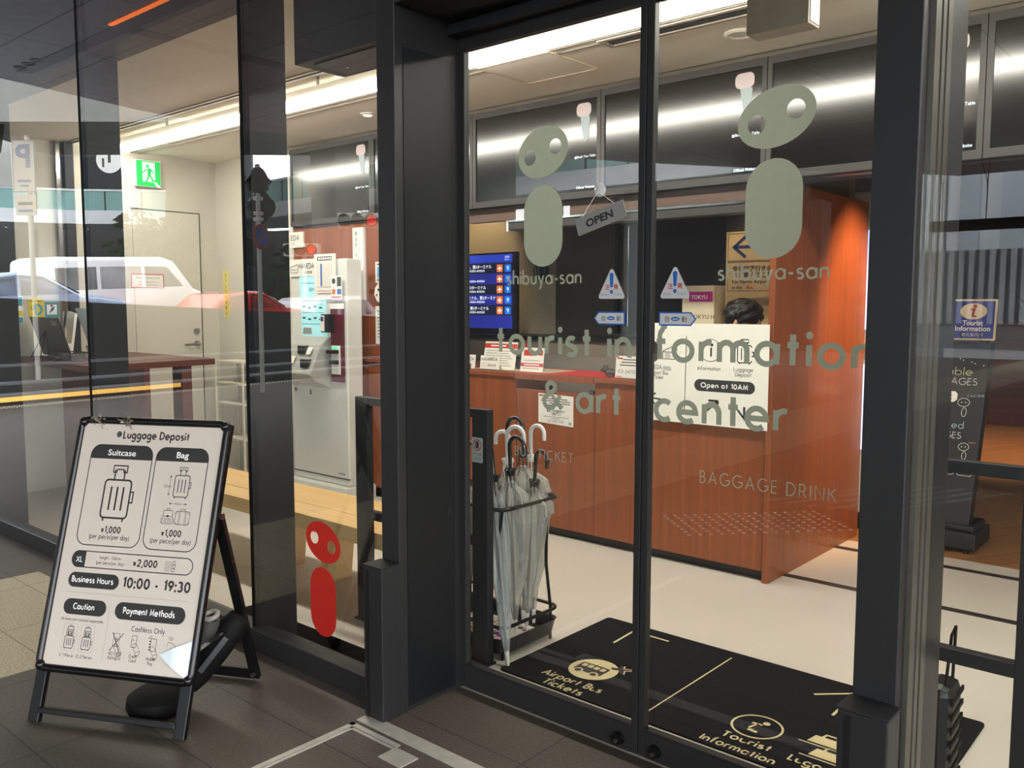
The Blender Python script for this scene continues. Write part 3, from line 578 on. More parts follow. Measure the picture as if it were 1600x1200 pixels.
# things on the counter table (top at z 1.10)
t = T('display_easel', 'black picture board on a wire easel, its back to the street, on the counter table', 'easel', (-7.0, 2.85, 1.10))
b0 = Vector((-7.44, 2.83, 1.115)); U = Vector((.77, -.095, 0)).normalized(); V_ = Vector((0, -.09, .29)).normalized()
MB().prism(rr_pts(0, 0, .76, .31, .004, 2), b0 + U.cross(V_) * -.012, U, V_, .012).build('board', BLACK, t)
A = Art(b0 + U.cross(V_) * .001, U, V_); A.rect('grey', .57, .25, .70, .285); A.build(t, {'grey': 'label'})
m = MB(); c = b0 + U * .36 + V_ * .21 + U.cross(V_) * .006
for k in (.10, .36, .62): m.tube([c, b0 + U * k + Vector((0, -.115, -.012)), b0 + U * k + Vector((0, -.02, -.012))], .004, 6)
m.build('wire_stand', BLACKM, t)
t = T('brochure_holder', 'clear tilted leaflet holder standing behind the black easel', 'holder', (-6.95, 3.08, 1.10)); b0 = Vector((-6.86, 2.98, 1.102)); U2 = Vector((.9, -.05, 0)).normalized(); V2 = Vector((-.05, -.12, .42)).normalized(); MB().prism(rr_pts(0, 0, .22, .40, .01, 2), b0, U2, V2, .004).build('back_plate', vinyl('clear_acrylic', 'dfe6e6', .6), t); MB().prism([(0, 0), (.22, 0), (.22, .1), (0, .1)], b0 + Vector((0, -.03, 0)), U2, V2, .003).build('front_pocket', vinyl('clear_acrylic', 'dfe6e6', .6), t)
t = T('brochure_stand', 'tall white leaflet stand at the left wall end of the table', 'stand', (-7.3, 2.95, 1.10)); m = MB().prism([(0, 0), (.2, 0), (.16, .34), (.02, .36)], (-7.45, 2.98, 1.102), XA, Vector((0, .2, 1)).normalized(), .02); m.build('back_plate', WHITEP, t); MB().box(-7.44, -7.26, 2.93, 2.98, 1.102, 1.2).build('tray', WHITEP, t); MB().box(-7.42, -7.28, 2.94, 2.955, 1.11, 1.33).build('leaflets', mat('leaflet_print', 'cbb9a4', .6, 0, .35, 30), t)
t = T('wire_basket', 'black wire basket holding small grey cards on the counter table', 'basket', (-6.62, 2.72, 1.10)); m = MB()
for z in (1.105, 1.16): m.tube([(-6.76, 2.64, z), (-6.48, 2.64, z), (-6.48, 2.8, z), (-6.76, 2.8, z)], .004, 6, True)
for x in (-6.76, -6.62, -6.48):
    for y in (2.64, 2.8): m.cyl((x, y, 1.103), (x, y, 1.16), .003, 6)
m.build('wire_frame', BLACKM, t); MB().box(-6.73, -6.52, 2.67, 2.77, 1.11, 1.15).build('cards', mat('grey_cards', '6c6a66', .6), t)
t = T('card_stand', 'small black round card clip standing in front of the wire basket', 'clip', (-6.6, 2.6, 1.10)); m = MB(); m.lathe([(.02, 0), (.02, .006), (.004, .01)], (-6.62, 2.60, 1.101), 14); m.cyl((-6.62, 2.60, 1.105), (-6.62, 2.60, 1.19), .0025, 6); m.build('stem', BLACKM, t); MB().tube([(-6.62 + .014 * math.cos(a), 2.60, 1.204 + .014 * math.sin(a)) for a in [2 * PI * i / 14 for i in range(14)]], .002, 6, True).build('clip_ring', BLACKM, t)
# low white rack in the corner
t = T('white_shelf_rack', 'cream wire shelf rack in the corner left of the ticket machine', 'shelf', (-7.0, 4.28, 0)); rw = mat('cream_metal', 'd5cfbf', .5)
for x in (-7.16, -6.72):
    for y in (4.18, 4.40): MB().box(x - .008, x + .008, y - .008, y + .008, 0, 1.02).build('upright', rw, t)
for z in (.32, .63, .81, 1.0): MB().box(-7.16, -6.72, 4.18, 4.40, z, z + .015).build('shelf', rw, t)
# wood panelling behind the ticket machine and the cabinets
S('wall_back.001', MB().box(-6.30, -4.36, 4.44, 4.55, 1.09, 2.15), WOODR)
def cabinet(x0, x1, lab):
    t = T('wood_cabinet', lab, 'cabinet', ((x0 + x1) / 2, 4.5, 0), group='wood cabinets left of the counter'); MB().box(x0, x1, 4.43, 4.75, .08, 1.07).build('body', WOODR, t, bev=.002); MB().box(x0 + .012, x1 - .012, 4.41, 4.43, .10, 1.035).build('door', WOODR, t, bev=.002); MB().box(x0, x1, 4.40, 4.78, 1.07, 1.095).build('worktop', WOODR, t, bev=.002); MB().box(x0, x1, 4.46, 4.75, 0, .08).build('plinth', BLACK, t)
cabinet(-6.30, -5.335, 'reddish wood cabinet directly behind the ticket machine'); cabinet(-5.33, -4.80, 'reddish wood cabinet right of the ticket machine'); cabinet(-4.795, -4.262, 'reddish wood cabinet between the ticket machine cabinets and the counter')
t = T('paper_tray', 'flat white tray lying on the wood cabinet right of the ticket machine', 'tray', (-5.02, 4.5, 1.095)); MB().box(-5.17, -4.9, 4.43, 4.56, 1.096, 1.108).build('tray', WHITEP, t, bev=.003)
# ------------------------------------------------------------------ ticket machine
t = T('ticket_machine', 'tall light grey bus ticket machine with a blue screen and sloped console', 'ticket machine', (-5.62, 4.3, 0))
KX0, KX1 = -6.0, -5.29
MB().box(KX0, KX1, 4.19, 4.34, .11, 1.86).build('body', GREYM, t, bev=.012); MB().box(KX0 - .03, KX1 + .04, 4.12, 4.42, 0, .11).build('plinth', GREYM, t, bev=.004)
MB().box(KX0 - .002, KX1 + .002, 4.186, 4.2, .165, .172).build('seam', BLACK, t)
m = MB().prism([(4.19, .86), (4.06, .92), (3.98, .98), (4.09, 1.20), (4.16, 1.25), (4.19, 1.27)], (KX0 - .02, 0, 0), YA, ZA, .53); m.build('console', mat('console_grey', 'a8a8a2', .35, .2), t, bev=.008)
A_ = mat('kiosk_screen', '9ed0d4', .15, emit='9ed4da', es=.55); CW = Vector((0, .11, .22)).normalized()
S0 = MB().prism([(.02, .0), (.34, 0), (.31, .58), (-.01, .58)], (KX0 + .13, 4.188, 1.26), XA, ZA, .004).build('screen', A_, t)
ink('screenink', '2f5c6c'); A = Art((KX0 + .12, 4.183, 1.26), Vector((.80, 0, 0)), ZA, fn=lambda x, y, e: Vector((KX0 + .135 + x * .80, 4.1838 - e, 1.26 + y))); K = 'screenink'
for z in (.10, .19, .28, .42): A.line(K, [(.02, z), (.38, z)], .004)
for x in (.03, .21):
    for z in (.11, .2): A.rect(K, x, z + .03, x + .05, z + .045); A.rect(K, x + .09, z + .02, x + .14, z + .035)
A.ft(K, 'SHIBUYA STREET RIDE MAP', .2, .25, .018, 'c', width=.34); A.ft(K, '\u7fbd\u7530\u7a7a\u6e2f', .2, .36, .03, 'c'); A.poly(K, [(.28, .52), (.36, .56), (.33, .5), (.37, .46), (.31, .49), (.26, .47)]); A.poly('grey', [(.03, .02), (.18, .02), (.17, .07), (.04, .07)]); A.build(S0)
MB().box(KX0 + .535, KX1 - .03, 4.17, 4.19, .92, 1.52).build('payment_panel', mat('maroon_panel', '5a1b26', .35), t)
pp = MB().box(KX0 + .55, KX1 - .06, 4.162, 4.172, .98, 1.2).build('card_panel', WHITEP, t); m = MB(); m.box(KX0 + .55, KX0 + .64, 4.11, 4.165, 1.14, 1.165); m.box(KX0 + .57, KX0 + .64, 4.12, 4.165, 1.06, 1.09); m.build('slot', BLACK, pp)
MB().box(KX0 + .57, KX0 + .63, 4.155, 4.162, 1.175, 1.19).build('green_light', glow('led_green', '48d890', 1.2), pp)
rd = MB().box(KX0 + .50, KX0 + .585, 4.10, 4.17, 1.30, 1.44).build('card_reader', BLACK, t, bev=.006); MB().box(KX0 + .505, KX0 + .55, 4.096, 4.102, 1.31, 1.43).build('keypad', WHITEP, rd); MB().box(KX0 + .512, KX0 + .544, 4.094, 4.097, 1.385, 1.42).build('reader_screen', INK['navy'], rd)
A = Art((KX0 + .535, 4.168, 1.45), XA, ZA); A.rect('white', .02, .1, .15, .28); A.disc('black', .05, .24, .022, L=2); A.rect('black', .09, .2, .14, .27, 2); A.rect('orange', .03, .14, .07, .18, 2); A.rect('blue', .09, .14, .14, .18, 2); A.rect('white', .0, .03, .17, .07); A.rect('red', .02, .11, .14, .125, 2); A.build(t)
for px_, pz_, nm in ((.06, 1.13, 'coin_slot'), (.28, 1.16, 'bill_slot'), (.38, 1.06, 'bill_return'), (.03, 1.01, 'coin_tray')):
    y = 4.085 - (1.2 - pz_) * .5; MB().box(KX0 + px_, KX0 + px_ + .09, y - .025, y + .03, pz_ - .03, pz_ + .035).build(nm, BLACK, t, bev=.004)
for px_, pz_ in ((.05, 1.18), (.22, 1.08), (.39, 1.15)):
    y = 4.085 - (1.2 - pz_) * .5; MB().prism([(0, 0), (.055, 0), (.055, .06), (0, .06)], (KX0 + px_, y - .02, pz_ - .02), XA, CW, .003).build('label_plate', PAPER, t)
MB().cyl((KX0 + .05, 4.188, .83), (KX0 + .05, 4.18, .83), .016, 16).build('lock', STAIN, t); MB().box(KX0 + .24, KX0 + .25, 4.183, 4.19, .80, .84).build('key_slot', BLACK, t)
A = Art((KX0, 4.187, 0), XA, ZA); A.disc('grey', .585, .205, .009); A.rect('grey', .60, .198, .665, .212); A.build(t)
# signs above and round the machine
t = T('haneda_sign', 'tilted cream HANEDA plate on top of the ticket machine', 'sign', (-5.84, 4.2, 1.73)); k = math.radians(0); MB().prism(rr_pts(0, 0, .36, .135, .004, 2), (-6.0, 4.185, 1.735), Vector((1, 0, 0)), ZA, .006).build('plate', PAPER, t)
A = Art((-6.0, 4.178, 1.735), XA, ZA); A.text('black', 'HANEDA', .13, .058, .045, .13, width=.2); A.ft('black', '\u7fbd\u7530\u7a7a\u6e2f', .2, .02, .025); A.line('black', [(.02, .03), (.115, .03), (.115, .095), (.02, .075)], .004, closed=True); A.ft('black', 'TOKYU', .067, .045, .02, 'c', width=.08); A.build(t)
t = T('destination_sign', 'dim cream plate ending in EDA on the wood wall behind the machine', 'sign', (-6.24, 4.43, 1.99)); MB().box(-6.34, -6.15, 4.425, 4.44, 1.99, 2.12).build('plate', PAPER, t); A = Art((-6.34, 4.424, 1.99), XA, ZA); A.text('black', 'EDA', .02, .06, .045, .13, width=.12); A.ft('black', '\u7a7a\u6e2f', .02, .02, .025); A.build(t)
t = T('timetable', 'cream timetable sheet with a blue column beside the ticket machine screen', 'timetable', (-5.59, 4.17, 1.55)); MB().box(-5.66, -5.40, 4.172, 4.182, 1.555, 1.90).build('sheet', PAPER, t)
A = Art((-5.66, 4.1715, 1.555), XA, ZA); A.rect('black', .04, .295, .22, .325); [A.rect('white', .055 + k * .028, .302, .075 + k * .028, .318, 2) for k in range(6)]
for k in range(7): A.line('grey', [(.045 + k * .028, .1), (.045 + k * .028, .27)], .003)
A.rect('blue', .078, .1, .096, .27); A.rect('grey', .03, .09, .23, .094); A.rect('red', .03, .06, .23, .064); A.rect('black', .04, .038, .22, .044); A.build(t)
t = T('bus_ticket_sign', 'tall narrow white vertical BUS TICKET sign on the wood wall', 'sign', (-5.43, 4.42, 1.55)); MB().box(-5.49, -5.36, 4.415, 4.44, 1.55, 2.11).build('plate', PAPER, t)
A = Art((-5.49, 4.414, 1.55), XA, ZA)
for i, ch in enumerate('BUS TICKET'):
    if ch != ' ': A.text('black', ch, .045, .50 - i * .043, .030, .17, 'c')
for i, ch in enumerate('\u30d0\u30b9\u30c1\u30b1\u30c3\u30c8'): A.ft('black', ch, .085, .47 - i * .028, .022, 'c')
A.disc('black', .05, .09, .01); A.rrect('black', .042, .035, .058, .078, .007); A.rrect('black', .07, .05, .105, .075, .006); A.line('black', [(.075, .10), (.075, .12), (.10, .12), (.10, .09)], .008); A.build(t)
t = T('wall_notice', 'cream leaflet with a blue picture on the wood panel right of the BUS TICKET sign', 'notice', (-5.15, 4.43, 1.68)); MB().box(-5.24, -5.0, 4.432, 4.44, 1.68, 1.84).build('sheet', PAPER, t); A = Art((-5.24, 4.431, 1.68), XA, ZA); A.rect('skyblue', .02, .04, .16, .12); A.rect('black', .02, .135, .2, .145); A.rect('grey', .02, .01, .2, .03); A.build(t)
t = T('wall_notice', 'cream text notice low on the wood panel right of the ticket machine', 'notice', (-5.12, 4.43, 1.21)); MB().box(-5.245, -4.98, 4.432, 4.44, 1.21, 1.50).build('sheet', PAPER, t); A = Art((-5.245, 4.431, 1.21), XA, ZA)
for i in range(9): A.rect('black', .025, .05 + i * .025, .23 - (i % 3) * .03, .055 + i * .025)
A.build(t)
t = T('bus_cutout', 'colourful flat cutout of a tour bus with flowers on the wood panel', 'cutout', (-5.12, 4.42, 1.50)); MB().prism([(0, .08), (.03, .03), (.1, .0), (.28, .0), (.28, .17), (.05, .17), (.01, .13)], (-5.24, 4.43, 1.51), XA, ZA, .012).build('board', WHITEP, t)
A = Art((-5.24, 4.417, 1.51), XA, ZA); A.rect('cream', .05, .13, .28, .165)
for i in range(12): A.disc(['red', 'magenta', 'black', 'orange'][i % 4], .03 + (i * 37 % 24) / 100, .075 + (i * 17 % 6) / 100, .011)
A.disc('black', .17, .02, .022); A.disc('grey', .17, .02, .01, L=2); A.rect('yellow', .2, .03, .25, .07); A.line('black', [(.1, .01), (.08, .05), (.13, .07)], .006); A.build(t)
# ------------------------------------------------------------------ bench
t = T('wooden_bench', 'long light oak bench on slanted slab legs in front of the ticket machine', 'bench', (-4.4, 2.92, 0))
BX0, BX1 = -5.93, -2.95
for y0, y1 in ((2.67, 2.832), (2.838, 3.13)): MB().box(BX0, BX1, y0, y1, .36, .42).build('seat_board', WOODL, t, bev=.003)
MB().box(BX0 + .1, BX1 - .1, 2.74, 2.78, .31, .36).build('apron', WOODL, t)
for x in (-5.7, -4.25, -3.82, -3.2):
    MB().prism([(-.05, 0), (.05, 0), (.10, .36), (-.10, .36)], (x, 2.99, 0), XA, ZA, .12).build('leg', WOODL, t, bev=.002)
# ------------------------------------------------------------------ guard rails of the sliding doors
def guard(lab, posts, x0, x1, y, foot=True):
    t = T('guard_rail', lab, 'guard rail', ((x0 + x1) / 2, y, 0), group='guard rails beside the sliding doors')
    for a, b in posts:
        p = MB().box(a, b, y - .02, y + .02, 0, 1.077).build('post', STEEL2, t, bev=.003)
        MB().box(a - .015, b + .015, y - .03, y + .02, 0, .008).build('foot_plate', STEEL2, p)
    for z0, z1 in ((1.040, 1.076), (.498, .54)): MB().box(x0, x1, y - .018, y + .018, z0, z1).build('rail', STEEL2, t, bev=.003)
    return t
g1 = guard('dark steel guard rail on the left, running behind the pillar beside the umbrellas', ((-3.249, -3.166), (-2.487, -2.402)), -3.166, -2.487, 2.632)
guard('dark steel guard rail behind the glass at the right edge', ((-.82, -.74), (-.472, -.39)), -.74, -.472, 2.632)
A = Art((-2.498, 2.611, .855), XA, ZA); A.rrect('pale', .012, 0, .074, .105, .006); A.ring('red', .043, .073, .022, .022, .004, 2); A.line('red', [(.028, .089), (.058, .057)], .004, 3)
A.poly('black', [(.034, .06), (.05, .06), (.054, .075), (.05, .088), (.036, .088), (.032, .072)], 2); A.ft('black', '\u30c9\u30a2\u306b\u6ce8\u610f', .043, .03, .014, 'c', 2, width=.052); A.ft('black', 'CAUTION', .043, .013, .011, 'c', 2, width=.04)
o = A.build(g1, {'pale': 'sticker'})
# ------------------------------------------------------------------ umbrella rack
RX0, RX1, RY0, RY1 = -2.92, -2.36, 2.665, 3.05
t = T('umbrella_stand', 'black wire umbrella stand with a drip tray inside the left door', 'umbrella stand', ((RX0 + RX1) / 2, (RY0 + RY1) / 2, 0))
def loop(z, e=0.): return [(x, y, z) for x, y in rr_pts(RX0 - e, RY0 - e, RX1 + e, RY1 + e, .05, 5)]
MB().tube(loop(.655), .009, 10, True).build('top_rim', BLACKM, t, smooth=True); MB().tube(loop(.15), .008, 10, True).build('lower_rim', BLACKM, t, smooth=True)
m = MB(); zz = [(x, y) for x, y in rr_pts(RX0, RY0, RX1, RY1, .05, 5)]; n = len(zz); cx, cy = (RX0 + RX1) / 2, (RY0 + RY1) / 2
vs = [(cx + (x - cx) * s_, cy + (y - cy) * s_, z) for s_, z in ((.95, .03), (1.0, .095), (1.02, .1), (.97, .095), (.93, .04)) for x, y in zz]
m.add(vs, [(i * n + k, i * n + (k + 1) % n, (i + 1) * n + (k + 1) % n, (i + 1) * n + k) for i in range(4) for k in range(n)] + [tuple(range(n)), tuple(4 * n + k for k in range(n))]); m.build('drip_tray', BLACK, t, smooth=True)
for sx, sy in ((RX0, RY0), (RX1, RY0), (RX1, RY1), (RX0, RY1)):
    ix = sx + (.03 if sx == RX0 else -.03); iy = sy + (.03 if sy == RY0 else -.03); jx = sx + (.055 if sx == RX0 else -.055)
    MB().tube([(ix, iy, .655), (jx, iy, .5), (jx, iy, .34), (ix, iy, .15), (ix, iy, .0)], .0075, 8).build('leg', BLACKM, t, smooth=True)
m = MB()
for x in (-2.73, -2.55): m.cyl((x, RY0, .655), (x, RY1, .655), .003, 6)
m.cyl((RX0, 2.85, .655), (RX1, 2.85, .655), .003, 6); m.build('divider_wire', BLACKM, t)
t = T('leaflet_sheet', 'printed paper lining the drip tray under the umbrellas', 'paper', (-2.6, 2.85, .045)); MB().box(-2.8, -2.42, 2.72, 2.98, .046, .049).build('sheet', PAPER, t); A = Art((-2.8, 2.72, .049), XA, YA)
for i in range(26): A.disc(['red', 'magenta', 'navy', 'orange'][i % 4], .05 + (i * 53 % 30) / 100, .03 + (i * 29 % 20) / 100, .008 + (i % 3) * .004)
A.build(t)
VIN = vinyl('clear_vinyl', 'c4c2ba', .66, .12); VIN2 = vinyl('clear_vinyl_grey', 'b4b6b6', .62, .15)
HB = mat('black_handle', '121213', .18, 0, .05, 20, coat=.4); HW = mat('white_handle', 'e6e5e1', .25, 0, .03, 20)
def umbrella(lab, tip, top, hook, hm, vm=VIN, bulge=1., open_=0., seed=0, hookr=.042):
    bulge *= 1.18; tip = Vector(tip); top = Vector(top); ax = (top - tip); Ln = ax.length; a = ax.normalized(); rnd = random.Random(seed)
    t = T('clear_umbrella', lab, 'umbrella', tuple(tip), group='clear vinyl umbrellas by the door')
    ph = [rnd.uniform(.75, 1.25) for _ in range(48)]
    def fl(k, i): return (1 + .20 * math.cos(2 * PI * k * 8 / 48 + i * .25) * min(1, i / 3)) * (1 + (ph[k] - 1) * .30 * min(1, i / 4))
    L0 = Ln * .78
    prof = [(.006, .045), (.013, .08), (.022, .16), (.032 * bulge, .26), (.040 * bulge, .36), (.046 * bulge, .46), (.048 * bulge + open_ * .5, .54), (.046 * bulge + open_, L0 - .07), (.040 * bulge + open_, L0 - .02), (.026, L0 + .01), (.018, L0 + .03)]
    MB().lathe(prof, tip, 48, a, fl).build('canopy', vm, t, smooth=True, )
    MB().cyl(tip + a * .02, top - a * .06, .004, 8).build('shaft', STAIN, t)
    MB().cyl(tip, tip + a * .065, .0075, 10, .0105).build('tip', WHITEP, t, smooth=True)
    rn = MB(); rn.cyl(top - a * .13, top - a * .095, .011, 10)
    for k in range(8):
        q = 2 * PI * k / 8; u = a.orthogonal().normalized(); v = a.cross(u); d = u * math.cos(q) + v * math.sin(q)
        rn.bar(top - a * .125 + d * .012, top - a * .10 + d * .024, .006, .008); rn.cyl(top - a * .11 + d * .018, top - a * .30 + d * .034, .0016, 5)
    rn.build('runner', BLACK if hm is HB else WHITEP, t)
    h = Vector(hook).normalized(); h = (h - a * h.dot(a)).normalized(); r = hookr
    pts = [top - a * .10, top - a * .05, top] + [top + h * (r - r * math.cos(x)) + a * r * math.sin(x) for x in [PI * i / 10 for i in range(1, 11)]] + [top + h * 2 * r - a * .012, top + h * 2 * r - a * .03]
    MB().tube(pts, [.0085, .009, .0095] + [.0095] * 10 + [.0095, .0085], 10).build('handle', hm, t, smooth=True)
umbrella('clear umbrella with a large black hook handle, foremost in the stand', (-2.45, 2.85, .06), (-2.43, 2.785, .905), (1, -.1, 0), HB, VIN, 1.2, .0, 1, .046)
umbrella('clear umbrella with the tallest black hook handle, at the back of the stand', (-2.50, 2.96, .06), (-2.50, 2.955, .955), (-1, 0, 0), HB, VIN, 1.2, .01, 2, .046)
umbrella('clear umbrella with a white hook handle arching right behind the foremost black one', (-2.52, 2.90, .06), (-2.545, 2.90, .925), (1, .15, 0), HW, VIN, 1.2, .015, 3, .044)
umbrella('clear umbrella with a thin white handle left of the white arched ones', (-2.60, 2.95, .06), (-2.605, 2.98, .90), (-.9, -.6, 0), HW, VIN2, 1.1, .0, 4, .03)
umbrella('clear umbrella with a white handle at the back right of the white group', (-2.47, 3.0, .06), (-2.50, 3.01, .93), (1, .1, 0), HW, VIN, 1.2, .01, 5, .036)
umbrella('clear umbrella with a small black hook turned right at the right end of the stand', (-2.47, 2.95, .06), (-2.395, 2.92, .842), (1, -.2, 0), HB, VIN, 1.05, .022, 6, .038)
umbrella('clear umbrella leaning out over the front of the stand with its tip on the floor', (-2.325, 2.655, .0), (-2.49, 2.74, .88), (-1, -.1, 0), HB, VIN2, .68, 0., 7, .04)
umbrella('clear umbrella with a white handle half hidden by the pillar', (-2.75, 2.80, .06), (-2.70, 2.78, .87), (.4, -.8, 0), HW, VIN, 1.1, .0, 8, .04)
umbrella('clear umbrella with a black handle at the far left of the stand beside the pillar', (-2.80, 2.90, .06), (-2.79, 2.86, .84), (.8, .4, 0), HB, VIN2, 1.1, .0, 9, .035)
# ------------------------------------------------------------------ entrance mat
t = T('entrance_mat', 'black entrance mat with cream pictograms inside the sliding doors', 'mat', (-1.51, 3.01, 0))
MB().prism(rr_pts(-2.335, 2.61, -.695, 3.405, .02, 4), (0, 0, 0), XA, YA, .008).build('mat', mat('mat_pile', '17171b', .95, 0, .35, 220, bump=.3, spec=.1), t)
ink('matcream', 'd8c99a', .9); A = Art((0, 0, .008), XA, YA); c = 'matcream'
A.disc(c, -2.032, 2.857, .104, L=1); B = 'black'; bx, by = -2.032, 2.857
A.rrect(B, bx - .075, by - .045, bx + .06, by + .04, .012, 2)
for k in range(4): A.rrect(c, bx - .064 + k * .03, by + .0, bx - .041 + k * .03, by + .028, .004, 3)
for x in (-.045, .03): A.disc(c, bx + x, by - .045, .021, L=3); A.disc(B, bx + x, by - .047, .014, L=4)
pl = [(.045, .062), (.075, .075), (.07, .10), (.085, .105), (.095, .082), (.125, .095), (.14, .088), (.11, .066), (.125, .035), (.11, .033), (.088, .055), (.06, .045)]
A.poly(B, [(bx + x, by + y) for x, y in pl], 2); A.line(c, [(bx + x, by + y) for x, y in pl[3:9]], .006, 3)
A.text(c, 'Airport Bus', -2.175, 2.685, .050, .15, width=.29); A.text(c, 'Tickets', -2.12, 2.617, .050, .15, width=.19)
A.line(c, [(-2.132, 3.15), (-2.142, 3.325), (-1.955, 3.325)], .011); A.line(c, [(-1.661, 2.68), (-1.657, 3.34)], .006)
A.ring(c, -1.303, 2.837, .088, .088, .008); A.text(c, 'Tourist', -1.375, 2.695, .045, .15, width=.18); A.text(c, 'Information', -1.42, 2.625, .045, .15, width=.27)
A.disc(c, -1.285, 2.878, .013); A.line(c, [(-1.33, 2.855), (-1.30, 2.857), (-1.315, 2.80), (-1.285, 2.797)], .013); A.line(c, [(-1.303, 2.856), (-1.318, 2.81)], .02)
A.line(c, [(-1.253, 3.227), (-1.133, 3.340), (-1.02, 3.227)], .011); A.line(c, [(-1.133, 3.34), (-1.133, 3.10)], .011)
for x, y in ((-1.07, 2.86), (-1.03, 2.77)):
    A.poly(c, [(x - .06, y), (x + .06, y), (x + .05, y + .055), (x - .05, y + .055)]); A.line(c, [(x - .025, y + .055), (x - .02, y + .078), (x + .02, y + .078), (x + .025, y + .055)], .009); A.line(c, [(x - .085, y - .014), (x + .085, y - .014)], .006)
A.text(c, 'Luggage', -1.13, 2.69, .045, .15, width=.2); A.build(t)
# ------------------------------------------------------------------ counter
t = T('reception_counter', 'long reddish wood reception counter with a hinged gate and red table mat', 'counter', (-3.1, 4.7, 0))
MB().box(-4.25, -3.80, 4.42, 4.45, .06, 1.03).build('front_panel', WOODR, t); MB().box(-3.15, -2.03, 4.42, 4.45, .06, 1.03).build('front_panel', WOODR, t)
m = MB(); m.box(-4.25, -4.21, 4.45, 4.84, .06, 1.03); m.box(-3.83, -3.80, 4.45, 4.84, .06, 1.03); m.box(-3.15, -3.12, 4.45, 4.84, .06, 1.03); m.build('side_panel', WOODR, t)
MB().box(-4.25, -2.03, 4.47, 4.85, 0, .06).build('plinth', BLACK, t)
MB().box(-4.26, -3.805, 4.405, 4.86, 1.03, 1.06).build('worktop', WOODR, t, bev=.002); MB().box(-3.80, -3.155, 4.395, 4.86, 1.02, 1.06).build('flap_top', WOODR, t, bev=.002); MB().box(-3.15, -2.03, 4.40, 4.86, 1.03, 1.06).build('worktop', WOODR, t, bev=.002)
g = MB().box(-3.795, -3.155, 4.425, 4.45, .06, .955).build('gate', WOODR, t, bev=.002); MB().box(-3.20, -3.165, 4.42, 4.45, .955, .975).build('latch', STAIN, g)
MB().box(-3.80, -3.0, 4.44, 4.84, 1.061, 1.064).build('counter_mat', mat('red_mat', 'c02a22', .6), t)
MB().box(-4.24, -3.55, 4.47, 4.75, 1.0645, 1.066).build('clear_sheet', mat('cream_sheet', 'dcc8a8', .3), t)
S('wall_partition', MB().box(-2.02, -1.985, 4.40, 5.76, 0, 2.16), WOODR, bev=.002)
def sign_on(name, lab, cat, x0, x1, z0, z1, y, fn=None, m=None, group=None, tilt=.0, lean=0.):
    t = T(name, lab, cat, ((x0 + x1) / 2, y, z0), group); U = XA; V_ = Vector((lean, tilt, 1)).normalized()
    MB().prism([(0, 0), (x1 - x0, 0), (x1 - x0, z1 - z0), (0, z1 - z0)], (x0, y, z0), U, V_, .004).build('sheet', m or PAPER, t)
    MB().prism([(.02, 0), (x1 - x0 - .02, 0), (x1 - x0 - .02, .03), (.02, .03)], (x0, y + .05, z0), XA, Vector((0, -.5, .9)).normalized(), .002).build('easel_back', m or PAPER, t)
    if fn: A = Art(Vector((x0, y, z0)) + Vector(U).cross(V_) * .0042, U, V_); fn(A, x1 - x0, z1 - z0); A.build(t)
    return t
def f(A, w, h): A.text('black', 'HANEDA', .02, .055, .026, .12, width=.12); A.ft('black', '\u7fbd\u7530\u7a7a\u6e2f', .03, .02, .022)
sign_on('haneda_plate', 'small white HANEDA plate on the counter beside the NARITA one', 'sign', -4.375, -4.225, 1.062, 1.16, 4.47, f, tilt=.12)
def f(A, w, h): A.text('black', 'NARITA', .045, .058, .026, .12, width=.115); A.ft('black', '2nd', .012, .062, .02); A.ft('black', '\u6210\u7530\u7a7a\u6e2f', .07, .02, .02); A.line('grey', [(.012, .02), (.05, .02), (.05, .038), (.012, .038)], .002, closed=True)
sign_on('narita_plate', 'small white NARITA plate in front of the red topped notice on the counter', 'sign', -4.165, -3.985, 1.066, 1.16, 4.46, f, tilt=.12)
def f(A, w, h):
    A.rect('red', 0, h - .045, w, h - .012); A.rect('white', .06, h - .032, .2, h - .024, 2)
    for i in range(7): A.rect('grey', .02, .02 + i * .017, w - .03 - (i % 3) * .02, .025 + i * .017)
sign_on('counter_notice', 'white notice with a red heading behind the NARITA plate', 'notice', -4.22, -3.92, 1.066, 1.255, 4.545, f, tilt=.2)
def f(A, w, h):
    A.rect('red', .02, h - .055, w * .55, h - .015); A.rect('red', .0, .032, w, .055); A.rect('white', .03, .040, w - .03, .047, 2); A.rect('red', w * .75, h - .05, w - .01, h - .015); A.rect('grey', .02, .07, w - .03, .075); A.rect('grey', .02, .015, w - .03, .02)
sign_on('counter_notice', 'cream card with two red bands standing on the counter right of the NARITA plate', 'notice', -3.83, -3.635, 1.066, 1.225, 4.5, f, tilt=.15)
def f(A, w, h):
    A.rect('red', .01, h - .02, .05, h - .01); A.rect('red', .01, .005, .05, .01)
    for i in range(3): A.rect('black', .03 + i * .01, .075 + i * .017, w - .01, .081 + i * .017)
    A.text('black', '03-3410-0181', .02, .028, .022, .11, width=.20)
sign_on('phone_notice', 'white card with a telephone number on the counter beside the stone figure', 'notice', -3.03, -2.80, 1.066, 1.20, 4.46, f, tilt=.1)
t = T('leaflet_box', 'small black leaflet box with a red card behind the NARITA plate', 'box', (-3.93, 4.62, 1.066)); MB().box(-4.0, -3.87, 4.60, 4.68, 1.066, 1.15).build('box', BLACK, t); MB().box(-3.90, -3.88, 4.61, 4.66, 1.09, 1.25).build('red_card', INK['red'], t)
t = T('dog_figurine', 'small dark bronze dog figurine lying on the counter mat', 'figurine', (-3.09, 4.48, 1.065)); bz = mat('bronze', '4a4038', .5, .3, .3, 60, bump=.3)
